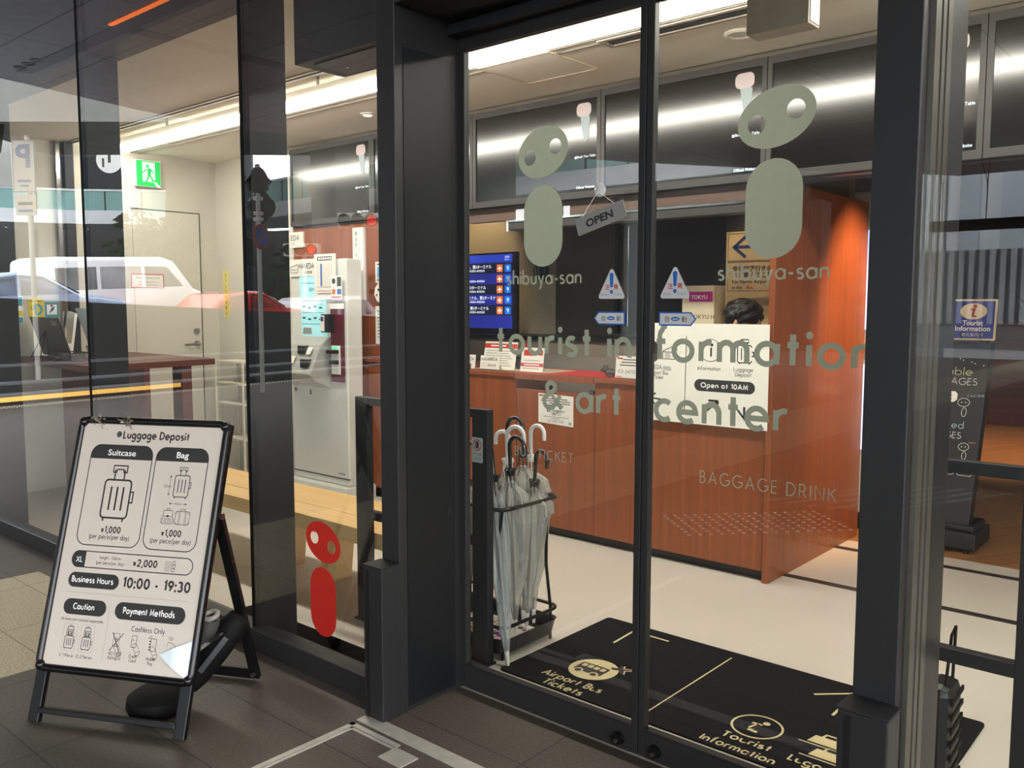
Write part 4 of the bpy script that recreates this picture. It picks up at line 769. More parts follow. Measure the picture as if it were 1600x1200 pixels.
m = MB(); m.ball((-3.075, 4.48, 1.09), .045, .028, .026, 14, 9); m.ball((-3.115, 4.47, 1.112), .024, .02, .02, 12, 8); m.ball((-3.137, 4.467, 1.106), .012, .009, .008, 10, 6); m.tube([(-3.05, 4.47, 1.075), (-3.08, 4.46, 1.072)], .009, 8); m.build('body', bz, t, smooth=True)
m = MB(); m.cyl((-3.11, 4.482, 1.125), (-3.106, 4.486, 1.142), .007, 8, .001); m.cyl((-3.112, 4.458, 1.125), (-3.108, 4.455, 1.142), .007, 8, .001); m.build('ear', bz, t, smooth=True)
# notice taped on the gate
t = T('gate_notice', 'white notice with a telephone number taped on the counter gate', 'notice', (-3.465, 4.42, .735)); MB().prism([(0, .012), (.285, 0), (.285, .195), (0, .203)], (-3.607, 4.4245, .733), XA, ZA, .003).build('sheet', PAPER, t)
A = Art((-3.607, 4.4212, .733), XA, ZA); A.rect('black', .01, .185, .028, .194); A.rect('red', .029, .185, .05, .194)
for i, (a, b) in enumerate(((.03, .24), (.02, .26), (.09, .26), (.07, .21))): A.rect('black', a, .168 - i * .014, b, .173 - i * .014)
A.ft('black', '\u6771\u6025\u30d0\u30b9\u4e88\u7d04\u6848\u5185\u6240\u307e\u3067', .145, .084, .02, 'c', width=.15, bold=.01); A.ft('black', '\u3054\u9023\u7d61\u4e0b\u3055\u3044', .145, .066, .02, 'c', width=.085, bold=.01)
A.rect('grey', .04, .052, .25, .056); A.rect('grey', .11, .041, .18, .045); A.text('black', '03-3410-0181', .145, .018, .016, .1, 'c', width=.13); A.rect('grey', .25, .012, .272, .028); A.build(t)
# large paper poster hanging over the counter front
t = T('counter_poster', 'large white paper poster with pictograms and Open at 10AM on the counter', 'poster', (-2.38, 4.4, .84)); PX0, PX1, PZ0, PZ1 = -2.765, -2.005, .838, 1.405
MB().prism([(0, .0), (PX1 - PX0, 0), (PX1 - PX0, PZ1 - PZ0), (0, PZ1 - PZ0)], (PX0, 4.392, PZ0), XA, ZA, .004).build('sheet', mat('poster_paper', 'e6e3d8', .6, 0, .015, 4), t)
A = Art((PX0, 4.3876, PZ0), XA, ZA); K = 'black'; sc_ = .76 / 1240.
def PP(x, y): return ((x - 45) * sc_, .567 - (y - 30) * .567 / 1060)
A.line(K, [PP(478, 160), PP(470, 980)], .004)
x, y = PP(70, 340); A.disc(K, x + .015, y, .066); A.rrect('white', x - .04, y - .03, x + .04, y + .03, .01, 2)
for k in range(3): A.rect(K, x - .03 + k * .022, y + .002, x - .014 + k * .022, y + .02, 3)
A.disc(K, x - .02, y - .03, .012, L=3); A.disc(K, x + .03, y - .03, .012, L=3)
x, y = PP(310, 340); A.line(K, [(x - .05, y - .04), (x + .04, y - .04), (x + .04, y + .0), (x - .05, y + .0)], .004, closed=True); A.line(K, [(x - .05, y + .005), (x + .035, y + .04), (x + .045, y + .01)], .004)
for k in range(3): A.line(K, [(x - .035, y - .03 + k * .01), (x + .0, y - .03 + k * .01)], .003)
A.text(K, 'HANEDA', *PP(55, 530), .026, .1, width=.100); A.ft(K, '(\u7fbd\u7530)', *PP(222, 536), .027, width=.06); A.text(K, 'Airport Bus', *PP(190, 588), .022, .11, 'c', width=.125); A.text(K, 'Ticket', *PP(190, 638), .022, .11, 'c', width=.06)
x, y = PP(725, 305); A.ring(K, x, y, .066, .062, .003); A.disc(K, x + .008, y + .03, .009); A.rect(K, x - .001, y - .035, x + .010, y + .015)
A.text(K, 'Information', *PP(715, 515), .022, .11, 'c', width=.142); x, y = PP(1060, 435); A.suitcase(K, x - .042, y, .082, .135, .0055)
A.text(K, 'Luggage', *PP(1050, 508), .022, .11, 'c', width=.115); A.text(K, 'Deposit', *PP(1050, 562), .022, .11, 'c', width=.095)
x0, y0 = PP(568, 735); x1, y1 = PP(1165, 610); A.rrect(K, x0, y0, x1, y1, (y1 - y0) / 2 * .99, 1); A.text('white', 'Open at 10AM', (x0 + x1) / 2, y0 + .020, .030, .19, 'c', 2, width=.285)
def arrow(a, b, w, hd):
    a = Vector(a); b = Vector(b); d = (b - a).normalized(); A.line(K, [tuple(a), tuple(b)], w)
    for s_ in (40, -40):
        k = math.radians(180 + s_); q = b + Vector((d.x * math.cos(k) - d.y * math.sin(k), d.x * math.sin(k) + d.y * math.cos(k))) * hd; A.line(K, [tuple(q), tuple(b)], w)
arrow(PP(290, 862), PP(92, 846), .009, .05); arrow(PP(655, 980), PP(812, 828), .012, .06)
A.line(K, [PP(972, 990), PP(972, 860), PP(1068, 985), PP(1068, 868)], .014); A.build(t)
# ------------------------------------------------------------------ behind the counter
GW = mat('taupe_wall', '6e6657', .7, 0, .03, 3)
m = MB(); m.box(-6.4, -3.70, 5.5, 5.6, 0, 2.82); m.box(-3.56, -2.02, 5.5, 5.6, 0, 2.82); m.box(-3.70, -3.56, 5.5, 5.6, 0, 1.35); m.box(-3.70, -3.56, 5.5, 5.6, 2.1, 2.82); S('wall_back.002', m, GW)
S('wall_back.003', MB().box(-4.28, -3.72, 5.46, 5.5, 0, 2.3), mat('brown_panel', '3e342b', .5, 0, .05, 4))
S('trim_9', MB().box(-4.70, -4.29, 5.47, 5.5, 0, 1.75), mat('tan_panel', '9a8a72', .6))
S('trim_10', MB().box(-3.72, -3.695, 5.45, 5.5, 0, 2.3), STEEL2)
m = MB(); m.box(-4.26, -1.98, 4.46, 4.52, 2.075, 2.16); S('trim_11', m, mat('brown_valance', '5b463a', .5))
t = T('roller_blind', 'dark roller blind case with a pale edge under the display panels', 'blind', (-2.95, 4.5, 2.0)); MB().box(-3.89, -2.03, 4.44, 4.52, 2.005, 2.06).build('case', mat('blind_case', '3a3836', .4), t, bev=.006); MB().box(-3.89, -2.03, 4.432, 4.44, 2.058, 2.07).build('edge_strip', CHROME, t); MB().box(-3.90, -3.885, 4.435, 4.525, 2.0, 2.07).build('end_bracket', WHITEP, t)
t = T('departure_screen', 'wall screen with blue bus departure rows and orange plane icons', 'screen', (-4.95, 5.2, 1.27)); TX0, TX1, TZ0, TZ1, TY = -5.55, -4.478, 1.275, 1.925, 5.20
MB().box(TX0, TX1, TY, TY + .05, TZ0, TZ1).build('bezel', BLACK, t, bev=.004); MB().box(-5.2, -4.8, TY + .05, 5.497, 1.5, 1.7).build('bracket', BLACK, t)
ink('tvblue', '27309a', emit=.75); ink('tvdark', '1c2144', emit=.5); ink('tvbar', '2f48c8', emit=.8); ink('tvwhite', 'eef2ff', emit=1.2); ink('tvorange', 'e8762a', emit=.9); ink('tvsky', '1673e0', emit=.9)
A = Art((TX1, TY - .001, TZ0), XA, ZA); A.rect('tvblue', -1.05, .05, -.03, .635); A.rect('tvbar', -1.05, .575, -.03, .635, 2); A.ft('tvwhite', '\u51fa\u767a\u6848\u5185', -.11, .605, .02, 'l', 3, width=.05); A.ft('tvwhite', 'Bus No.', -.11, .588, .015, 'l', 3, width=.05)
rows = ['\u7b2c1\u30bf\u30fc\u30df\u30ca\u30eb\u3001\u7b2c3\u30bf\u30fc\u30df\u30ca\u30eb', '\u3001', '\u30bf\u30fc\u30df\u30ca\u30eb\u3001\u7b2c3\u30bf\u30fc\u30df\u30ca\u30eb', '\u7b2c2\u30bf\u30fc\u30df\u30ca\u30eb\u3001\u7b2c1\u30bf\u30fc\u30df\u30ca\u30eb\u3001\u7b2c3\u30bf\u30fc\u30df\u30ca', '\u30bf\u30fc\u30df\u30ca\u30eb\u3001\u7b2c3\u30bf\u30fc\u30df\u30ca\u30eb']
for i in range(5):
    z = .495 - i * .083
    if i % 2 == 0: A.rect('tvdark', -1.05, z - .01, -.03, z + .072, 2)
    A.rrect('tvorange', -.195, z, -.13, z + .06, .008, 3); A.rrect('tvsky', -.11, z, -.045, z + .06, .008, 3); A.ft('tvwhite', '9', -.0775, z + .012, .05, 'c', 4)
    A.poly('tvwhite', [(-.1625 + a, z + b) for a, b in ((0, .052), (.005, .038), (.024, .026), (.024, .021), (.004, .027), (.003, .015), (.010, .009), (-.010, .009), (-.003, .015), (-.004, .027), (-.024, .021), (-.024, .026), (-.005, .038))], 4)
    A.ft('tvwhite', rows[i], (-.25, -.56, -.31, -.205, -.28)[i], z + .034, .032, 'r', 4, bold=.015); A.ft('tvwhite', '08:00-41050-43050', -.325, z + .006, .024, 'r', 4, width=.28, bold=.01)
A.build(t)
t = T('wall_telephone', 'black wall telephone on the wall right of the departure screen', 'telephone', (-4.36, 5.47, 1.75)); MB().box(-4.43, -4.36, 5.42, 5.47, 1.70, 1.88).build('body', BLACK, t, bev=.01); MB().tube([(-4.42, 5.40, 1.72), (-4.435, 5.385, 1.79), (-4.42, 5.40, 1.86)], .014, 10).build('handset', BLACK, t, smooth=True)
t = T('low_cabinet', 'grey beige low cabinet with a dark top behind the counter', 'cabinet', (-4.4, 5.3, 0)); MB().box(-5.5, -2.75, 5.05, 5.45, 0, 1.25).build('body', mat('beige_cab', '7d7465', .6), t); MB().box(-5.52, -2.73, 5.03, 5.45, 1.25, 1.28).build('top', BLACK, t)
# dark shelf recess with the white box
t = T('dark_shelf', 'tall black shelf unit behind the counter in the right door', 'shelf', (-3.0, 5.4, 0)); MB().box(-3.50, -2.72, 5.30, 5.49, 1.30, 2.3).build('back', mat('matt_black', '121110', .8), t); MB().box(-3.5, -2.72, 5.06, 5.30, 1.29, 1.31).build('shelf_board', STEEL2, t)
t = T('carton', 'white carton with a magenta label standing on the black shelf', 'box', (-2.82, 5.15, 1.31)); MB().box(-2.93, -2.70, 5.08, 5.28, 1.431 - .12, 1.635).build('box', mat('white_carton', 'ded3b4', .6), t)
A = Art((-2.93, 5.079, 1.311), XA, ZA); A.rect('magenta', .05, .22, .22, .285); A.ft('white', 'TOKYU', .065, .238, .035, 'l', 2, bold=.02); A.ft('black', 'TOKYU H', .06, .11, .04, 'l'); A.build(t)
S('wall_column', MB().box(-2.71, -2.45, 5.24, 5.5, 0, 2.82), mat('black_column', '2a2826', .55))
t = T('bus_direction_sign', 'beige wall sign with a navy left arrow and Narita Airport text', 'sign', (-2.4, 5.2, 1.0)); MB().box(-2.68, -2.10, 5.19, 5.235, .95, 1.975).build('panel', mat('beige_sign', 'cbb389', .5), t)
A = Art((-2.68, 5.189, 0), XA, ZA); A.line('black', [(.015, 1.79), (.54, 1.79), (.54, 1.962), (.015, 1.962)], .003, closed=True); A.line('black', [(.015, 1.60), (.54, 1.60), (.54, 1.782), (.015, 1.782)], .003, closed=True)
A.line('navy', [(.06, 1.877), (.22, 1.877)], .02); A.line('navy', [(.135, 1.943), (.055, 1.877), (.135, 1.812)], .02)
A.ft('black', '\u6210\u7530\u7a7a\u6e2f\u884c\u304d\u306e', .045, 1.727, .038, 'l', width=.27, bold=.012); A.ft('black', '\u30d0\u30b9\u8eca', .045, 1.685, .038, 'l', width=.115, bold=.012); A.ft('red', '\u5185', .165, 1.685, .038, 'l', 2, bold=.015); A.ft('black', '\u3067\u3054\u8cfc', .207, 1.685, .038, 'l', width=.115, bold=.012)
A.ft('black', 'For Narita Airport', .045, 1.648, .03, 'l', width=.25, bold=.012); A.ft('black', 'at the ', .045, 1.612, .03, 'l', bold=.008); A.ft('red', 'Bus.', .145, 1.612, .03, 'l', bold=.015); A.build(t)
MB().box(-2.49, -2.2, 5.17, 5.19, 1.555, 1.578).build('ledge', mat('beige_sign', 'cbb389', .5), t)
# ------------------------------------------------------------------ person behind the counter
pr = T('person', 'person with short black hair behind the counter, head bowed above the white poster', 'person', (-2.40, 5.02, 0))
def skin(name, nodes, edges, m, root, parent, sub=1):
    me = bpy.data.meshes.new(name); Wi = WM[parent.name].inverted(); me.from_pydata([Wi @ Vector(p[:3]) for p in nodes], edges, []); o = bpy.data.objects.new(name, me); col.objects.link(o); o.parent = parent; WM[o.name] = WM[parent.name]
    md = o.modifiers.new('skin', 'SKIN'); md.use_smooth_shade = True
    for i, p in enumerate(nodes):
        sv = me.skin_vertices[0].data[i]; sv.radius = (p[3], p[4] if len(p) > 4 else p[3]); sv.use_root = (i == root)
    s2 = o.modifiers.new('sub', 'SUBSURF'); s2.levels = sub; s2.render_levels = sub; me.materials.append(m); return o
X0, Y0 = -2.40, 5.04
sk = mat('skin', 'c99a7a', .5, 0, .03, 20); cl = mat('dark_shirt', '23252b', .8, 0, .1, 60); tr_ = mat('dark_trousers', '1d1d20', .8, 0, .1, 60)
nodes = [(X0, Y0, .88, .12, .09), (X0, Y0 - .01, 1.05, .12, .085), (X0, Y0 - .03, 1.19, .125, .08), (X0, Y0 - .05, 1.27, .07, .06), (X0 - .01, Y0 - .075, 1.33, .045), (X0 - .02, Y0 - .10, 1.40, .075, .085), (X0 - .02, Y0 - .105, 1.46, .07, .085)]
edges = [(0, 1), (1, 2), (2, 3), (3, 4), (4, 5), (5, 6)]
for s_ in (-1, 1):
    b = len(nodes); nodes += [(X0 + s_ * .16, Y0 - .04, 1.22, .05), (X0 + s_ * .20, Y0 - .05, 1.02, .04), (X0 + s_ * .14, Y0 - .01, .99, .032), (X0 + s_ * .05, Y0 - .03, 1.10, .022), (X0 + s_ * .045, Y0 - .05, 1.135, .024, .012)]
    nodes[b + 2] = (X0 + s_ * .17, Y0 - .09, 1.13, .034); nodes[b + 3] = (X0 + s_ * .10, Y0 - .115, 1.12, .023); nodes[b + 4] = (X0 + s_ * .06, Y0 - .12, 1.115, .026, .014)
    edges += [(2, b), (b, b + 1), (b + 1, b + 2), (b + 2, b + 3), (b + 3, b + 4)]
    c = len(nodes); nodes += [(X0 + s_ * .09, Y0, .80, .085), (X0 + s_ * .095, Y0 + .01, .46, .055), (X0 + s_ * .095, Y0 + .03, .09, .038), (X0 + s_ * .10, Y0 - .10, .045, .035, .03)]
    edges += [(0, c), (c, c + 1), (c + 1, c + 2), (c + 2, c + 3)]
body = skin('body', nodes, edges, sk, 0, pr, 2)
for s_ in (-1, 1):
    for k in range(4): m = MB().tube([(X0 + s_ * .052 - s_ * .004 * k, Y0 - .125 + .0 * k, 1.122 - .008 * k), (X0 + s_ * .025, Y0 - .145 + .004 * k, 1.118 - .009 * k), (X0 + s_ * .008, Y0 - .135 + .004 * k, 1.108 - .009 * k)], [.008, .0075, .006], 8); m.build('finger', sk, pr, smooth=True)
    MB().tube([(X0 + s_ * .07, Y0 - .14, 1.125), (X0 + s_ * .045, Y0 - .155, 1.14), (X0 + s_ * .025, Y0 - .155, 1.145)], [.009, .008, .006], 8).build('thumb', sk, pr, smooth=True)
sn = [(X0, Y0, .86, .135, .105), (X0, Y0 - .01, 1.05, .138, .10), (X0, Y0 - .03, 1.19, .14, .095), (X0, Y0 - .05, 1.265, .085, .072)]; se = [(0, 1), (1, 2), (2, 3)]
for s_ in (-1, 1): b = len(sn); sn += [(X0 + s_ * .165, Y0 - .04, 1.22, .062), (X0 + s_ * .203, Y0 - .05, 1.03, .052), (X0 + s_ * .18, Y0 - .08, 1.115, .045)]; se += [(2, b), (b, b + 1), (b + 1, b + 2)]
skin('shirt', sn, se, cl, 0, pr, 1)
tn = [(X0, Y0, .92, .13, .10)]; te = []
for s_ in (-1, 1): b = len(tn); tn += [(X0 + s_ * .09, Y0, .80, .10), (X0 + s_ * .095, Y0 + .01, .46, .075), (X0 + s_ * .095, Y0 + .03, .12, .06)]; te += [(0, b), (b, b + 1), (b + 1, b + 2)]
skin('trousers', tn, te, tr_, 0, pr, 1)
for s_ in (-1, 1): MB().ball((X0 + s_ * .10, Y0 - .06, .045), .05, .125, .045, 14, 8).build('shoe', BLACK, pr, smooth=True)
hc = Vector((X0 - .02, Y0 - .11, 1.455)); hair = mat('black_hair', '17120f', .42, 0, .4, 60, (3, 3, .6), bump=.5)
m = MB(); rnd = random.Random(4)
vs = []; fs = []; nn, mm = 44, 22
for i in range(mm + 1):
    t_ = PI * .70 * i / mm
    for k in range(nn):
        a = 2 * PI * k / nn; r = 1 + .06 * math.sin(5 * a + i) * math.sin(t_) + rnd.uniform(-.03, .03) + (.08 if math.cos(a) < -.2 else 0) * math.sin(t_)
        vs.append(hc + Vector((.112 * r * math.sin(t_) * math.cos(a), .115 * r * math.sin(t_) * math.sin(a), .096 * r * math.cos(t_))))
for i in range(mm):
    for k in range(nn): fs.append((i * nn + k, (i + 1) * nn + k, (i + 1) * nn + (k + 1) % nn, i * nn + (k + 1) % nn))
m.add(vs, fs)
for k in range(46):
    a = rnd.uniform(0, 2 * PI); t_ = rnd.uniform(.1, 1.9); d = Vector((math.sin(t_) * math.cos(a), math.sin(t_) * math.sin(a), math.cos(t_))); p = hc + Vector((.114 * d.x, .117 * d.y, .098 * d.z)); q = d.cross(Vector((0, 0, 1))) * rnd.uniform(-.02, .02) + Vector((0, 0, -.03))
    m.tube([p, p + d * .006 + q * .5, p + d * .003 + q], [.004, .003, .001], 5)
m.build('hair', hair, pr, smooth=True, weld=False)
for s_ in (-1, 1):
    m = MB().ball((hc.x + s_ * .098, hc.y + .0, 1.40), .012, .02, .032, 12, 8); m.build('ear', sk, pr, smooth=True)
m = MB().tube([(hc.x, hc.y - .085, 1.43), (hc.x, hc.y - .112, 1.395), (hc.x, hc.y - .09, 1.385)], [.008, .014, .01], 8); m.build('nose', sk, pr, smooth=True)
for s_ in (-1, 1): MB().ball((hc.x + s_ * .034, hc.y - .082, 1.43), .014, .008, .007, 10, 6).build('eye', mat('eye_dark', '1c1614', .2), pr, smooth=True)
MB().ball((hc.x, hc.y - .085, 1.358), .024, .008, .006, 10, 6).build('mouth', mat('lips', 'a8685c', .4), pr, smooth=True)
# ------------------------------------------------------------------ right side: refrigerator, chalkboard, desk, hanging bar
t = T('drink_vending_machine', 'pale grey drink vending machine with a blue lit window beyond the wood partition', 'vending machine', (-2.0, 6.2, 0)); MB().box(-2.46, -1.88, 5.9, 6.5, .12, 2.25).build('cabinet', mat('vend_grey', 'b5b1aa', .4), t, bev=.01)
for z0, z1 in ((1.35, 2.0), (.55, 1.12)): MB().box(-2.06, -1.94, 5.892, 5.9, z0, z1).build('lit_window', glow('vend_light', 'bfcdf4', 1.2), t)
MB().box(-2.06, -1.90, 5.885, 5.9, 1.2, 1.26).build('red_strip', INK['orange'], t); MB().box(-2.4, -1.92, 5.95, 6.45, 0, .12).build('base', BLACK, t)
rd_ = random.Random(3)
for k in range(10): MB().cyl((-1.91, 5.89, 1.4 + k * .075), (-1.91, 5.90, 1.4 + k * .075), .022, 10).build('button', INK['cream' if k % 2 else 'red'], t)
t = T('chalkboard_stand', 'tall black chalkboard stand listing available languages behind the right glass', 'chalkboard', (-1.55, 5.88, 0)); CX0, CX1, CY = -1.80, -1.33, 5.79; CB = mat('chalk_black', '121314', .55, 0, .2, 8)
MB().prism([(CY, .16), (CY + .10, .16), (CY + .47, 1.275), (CY + .37, 1.275)], (CX0, 0, 0), YA, ZA, CX1 - CX0).build('board', CB, t, bev=.004); MB().box(CX0 - .05, CX1 + .055, CY - .06, CY + .30, .03, .13).build('base', CB, t, bev=.006); MB().box(CX0 - .03, CX1 + .035, CY - .03, CY + .27, .13, .17).build('base_moulding', CB, t, bev=.012); m = MB()
for x in (CX0, CX1): m.cyl((x, CY - .03, .0), (x, CY - .03, .03), .015, 10)
m.build('foot', BLACK, t)
TL = Vector((0, .37, 1.115)).normalized()
A = Art((CX1, CY, .16), XA, TL, fn=lambda x, z, e: Vector((CX1 + x, CY + (z - .16) * .3318 - .0012 - e, z))); K = 'chalk'
A.text('chalkyellow', 'Available', -.088, 1.065, .048, .09, 'r', width=.33); A.text(K, 'LANGUAGES', -.055, 1.005, .044, .09, 'r', width=.36)
A.poly('white', [(-.40, .897), (-.175, .897), (-.158, .912), (-.158, .948), (-.175, .963), (-.40, .963)]); A.ft('black', '\u4e2d\u6587', -.215, .915, .034, 'c', 2, width=.056)
def chalkman(x, z, r): A.ring(K, x, z, r, r * .75, .0035); A.disc(K, x - r * .35, z, .004); A.disc(K, x + r * .35, z, .004); A.ring(K, x + .008, z - r * 1.75, r * .4, r * .8, .0035)
chalkman(-.117, .897, .034); A.ft(K, '\u3053\u3093\u306b\u3061\u306f', -.055, .935, .02, 'c', width=.10, rot=4)
A.text('chalkblue', 'Supported', -.10, .735, .042, .09, 'r', width=.30); A.text(K, 'LANGUAGES', -.107, .673, .040, .09, 'r', width=.33); chalkman(-.085, .627, .03); A.ft('chalkred', 'Hello', -.04, .65, .02, 'c', rot=6)
for x1 in (-.115, -.012): A.line(K, [(x1 - .10, .475), (x1 - .085, .455), (x1 - .015, .455), (x1, .475), (x1, .52), (x1 - .10, .52)], .003, closed=True)
A.ft(K, 'Bahasa', -.165, .497, .017, 'c', bold=.01); A.ft(K, 'Indonesia', -.165, .474, .017, 'c', bold=.01); A.ft(K, 'Ti\u1ebfng Vi\u1ec7t', -.062, .482, .017, 'c', width=.075, bold=.01)
for i in range(9): A.disc(K, -.03 - (i * 37 % 30) / 100, 1.13 + (i * 29 % 9) / 100, .004)
A.build(t)
t = T('tourist_information_panel', 'blue Tourist Information panel on a clear holder on top of the chalkboard', 'sign', (-1.44, 6.2, 1.277)); b0 = Vector((-1.575, 6.13, 1.288)); V_ = Vector((0, .12, 1)).normalized(); MB().prism(rr_pts(0, 0, .268, .262, .006, 2), b0, XA, V_, .006).build('panel', INK['cream'], t)
ink('panelblue', '20308c'); A = Art(b0 + Vector((0, -.0066, 0)), XA, V_); A.rrect('panelblue', .012, .012, .256, .25, .006); A.disc('cream', .134, .185, .078, .052, 2); A.disc('red', .142, .218, .011, L=3); A.line('red', [(.118, .196), (.14, .199), (.13, .156), (.152, .153)], .011, 3); A.line('red', [(.138, .198), (.129, .16)], .015, 3)
A.ft('white', 'Tourist', .134, .095, .045, 'c', 2, width=.12, bold=.02); A.ft('white', 'Information', .134, .06, .045, 'c', 2, width=.205, bold=.02); A.ft('pale', '\u89b3\u5149\u6848\u5185\u6240', .134, .026, .026, 'c', 2); A.build(t)
m = MB(); m.tube([(-1.50, 6.14, 1.282), (-1.50, 6.105, 1.33), (-1.50, 6.13, 1.345)], .004, 6); m.tube([(-1.39, 6.14, 1.282), (-1.39, 6.105, 1.33), (-1.39, 6.13, 1.345)], .004, 6); m.box(-1.54, -1.35, 6.10, 6.2, 1.2765, 1.284); m.build('holder', BLACKM, t)
t = T('wood_desk', 'dark reddish wood bar counter far behind the chalkboard and the floorboards', 'bar counter', (-.9, 13, 0)); MB().box(-2.70, 1.5, 12.4, 13.2, 0, 1.26).build('body', WOODD, t, bev=.003); MB().box(-2.75, 1.53, 12.35, 13.23, 1.26, 1.31).build('worktop', WOODD, t, bev=.003)
t = T('desk_lamp', 'small black desk lamp standing on the dark wood bar counter', 'lamp', (-2.36, 12.7, 1.31)); MB().lathe([(.08, 0), (.08, .015), (.012, .02), (.012, .12)], (-2.36, 12.7, 1.311), 18).build('base', BLACK, t); MB().lathe([(.012, .12), (.03, .14), (.11, .30), (.105, .30)], (-2.36, 12.7, 1.30), 20).build('shade', BLACK, t, smooth=True)
def spotlamp(x, y, z, lab, e, c, tgt, size, blend=.4):
    t = T('ceiling_spotlight', lab, 'spotlight', (x, y, z)); d = (Vector(tgt) - Vector((x, y, z))).normalized(); p = Vector((x, y, z))
    MB().cyl(p - d * .09, p + d * .01, .04, 18).build('housing', BLACK, t, smooth=True); MB().cyl(p + d * .004, p + d * .012, .032, 16).build('lens', glow('spot_lens', 'ffd9a0', 6.), t); MB().cyl(p - d * .05, p - d * .05 + Vector((0, 0, .12)), .01, 8).build('stem', BLACK, t)
    lamp('SPOT', 'spotlight_lamp', tuple(p + d * .02), e, lin(c), t, tgt, spot_size=size, spot_blend=blend, shadow_soft_size=.03)
spotlamp(-1.15, 5.42, 2.66, 'black spotlight over the passage lighting the wood partition', 420, 'ffc890', (-1.985, 5.52, 1.32), .95, .85)
spotlamp(-5.1, 5.0, 2.6, 'black spotlight behind the counter lighting the wall over the departure screen', 75, 'ffdca8', (-5.05, 5.5, 1.95), 1.1, .7)
spotlamp(-2.55, 4.75, 2.55, 'added black spotlight behind the counter lighting the beige arrow sign', 26, 'ffe2b8', (-2.45, 5.2, 1.6), .9, .6)  # unseen lamp added to brighten the area behind the counter
spotlamp(-1.6, 9.6, 2.6, 'black spotlight over the floorboards beyond the chalkboard', 420, 'ffc890', (-1.9, 10.2, 0), 1.5, .7)
DK = mat('dark_interior', '1d1b1c', .7, 0, .05, 4)
S('wall_back.004', MB().box(-7.5, 3, 14.9, 15, 0, 2.9), mat('brown_wall', '2c211d', .6)); S('ceiling.002', MB().box(-2.02, 3, 5.8, 15, 2.75, 2.85), DK); S('wall_right', MB().box(2.95, 3.05, 2.1, 15, 0, 4.9), PAINT); S('ceiling.003', MB().box(-7.5, -2.02, 5.6, 15, 2.75, 2.85), DK)
S('roof_slab', MB().box(-7.7, 3.1, 2.28, 15, 3.0, 3.1), DK)
t = T('small_backpack', 'black ribbed bag hanging beside the right guard rail, mostly behind the pillar', 'bag', (-.655, 2.75, .0)); m = MB().box(-.72, -.635, 2.66, 2.80, .03, .40); m.build('body', BLACK, t, bev=.03)
m = MB()
for z in range(8): m.bar((-.634, 2.67, .06 + z * .042), (-.634, 2.79, .075 + z * .042), .006, .014)
m.build('ribs', RUBBER, t); MB().tube([(-.66, 2.70, .40), (-.65, 2.70, .55), (-.64, 2.70, .58), (-.645, 2.71, .42)], .005, 6).build('strap', BLACK, t)
# ------------------------------------------------------------------ A-board
t = T('a_board_sign', 'black framed A-board with a white Luggage Deposit price poster on the paving', 'a-board', (-3.0, 1.5, 0))
FR = mat('snap_frame_black', '101011', .25, .1, .05, 20)
U = Vector((.885, .464, 0)).normalized(); o0 = Vector((-3.314, 1.153, 0)) - U * .01; Bk = Vector((-U.y, U.x, 0)); V_ = (Bk * .35 + Vector((0, 0, 1.07))).normalized(); N = U.cross(V_); PB = o0 + V_ * .18; KX_, KY_ = .65 / .64, .946 / .89
def pt(x, y, d=0.): return PB + U * (x * KX_) + V_ * (y * KY_) + N * d
for x in (.023, .617): MB().bar(o0 + U * x + V_ * .0 - N * .012, pt(x, .88, -.012), .045, .022, N).build('front_leg', BLACKM, t, bev=.003)
MB().bar(o0 + U * .04 + V_ * .045 - N * .012, o0 + U * .60 + V_ * .045 - N * .012, .02, .035, N).build('foot_rail', BLACKM, t, bev=.003)
MB().prism(rr_pts(.01, .01, .64, .936, .02, 4), pt(0, 0, -.004), U, V_, .006).build('back_panel', FR, t)
fr_ = MB().tube([pt(x, y, .004) for x, y in rr_pts(.012, .012, .628, .878, .03, 6)], .0145, 12, True).build('snap_frame', FR, t, smooth=True)
for x, y in ((.012, .012), (.628, .012), (.012, .878), (.628, .878)): MB().ball(pt(x + (.008 if x < .3 else -.008), y + (.008 if y < .4 else -.008), .006), .019, .019, .019, 12, 8).build('frame_corner', FR, fr_, smooth=True)
rnd = random.Random(5)
for cx in (.088, .212):
    m = MB()
    for k in range(26):
        p = pt(cx + rnd.gauss(0, .012), .877 + rnd.gauss(0, .006), .016 + rnd.random() * .008); q = Vector((rnd.gauss(0, .008), rnd.gauss(0, .008), rnd.gauss(0, .008))); r_ = Vector((rnd.gauss(0, .008), rnd.gauss(0, .008), rnd.gauss(0, .008))); m.add([p, p + q, p + q + r_, p + r_], [(0, 1, 2, 3)])
    m.tube([pt(cx + .01, .872, .018), pt(cx + .022, .862, .02), pt(cx + .02, .85, .018), pt(cx + .028, .846, .018)], .0012, 5)
    m.flat = True; m.build('tape_scrap', mat('old_tape', '8d8274', .35, .3, .4, 80), fr_, label='crumpled old tape')
sh = MB().prism(rr_pts(.018, .014, .632, .93, .004, 2), pt(0, 0, .002), U, V_, .0035).build('poster_sheet', mat('board_poster', 'cbc0b5', .28, 0, .012, 3, coat=.15), t)
A = Art(pt(0, 0, .0057), U, V_, .0004, fn=lambda x, y, e: pt(x, y, .0057 + e)); K = 'black'; W_ = 'white'
INK['board'] = MC['board_poster']
A.disc(K, .181, .829, .011); A.line('grey', rr_pts(.175, .824, .187, .833, .001, 2), .0012, 2); A.text(K, 'Luggage Deposit', .199, .8135, .030, .19, width=.280)
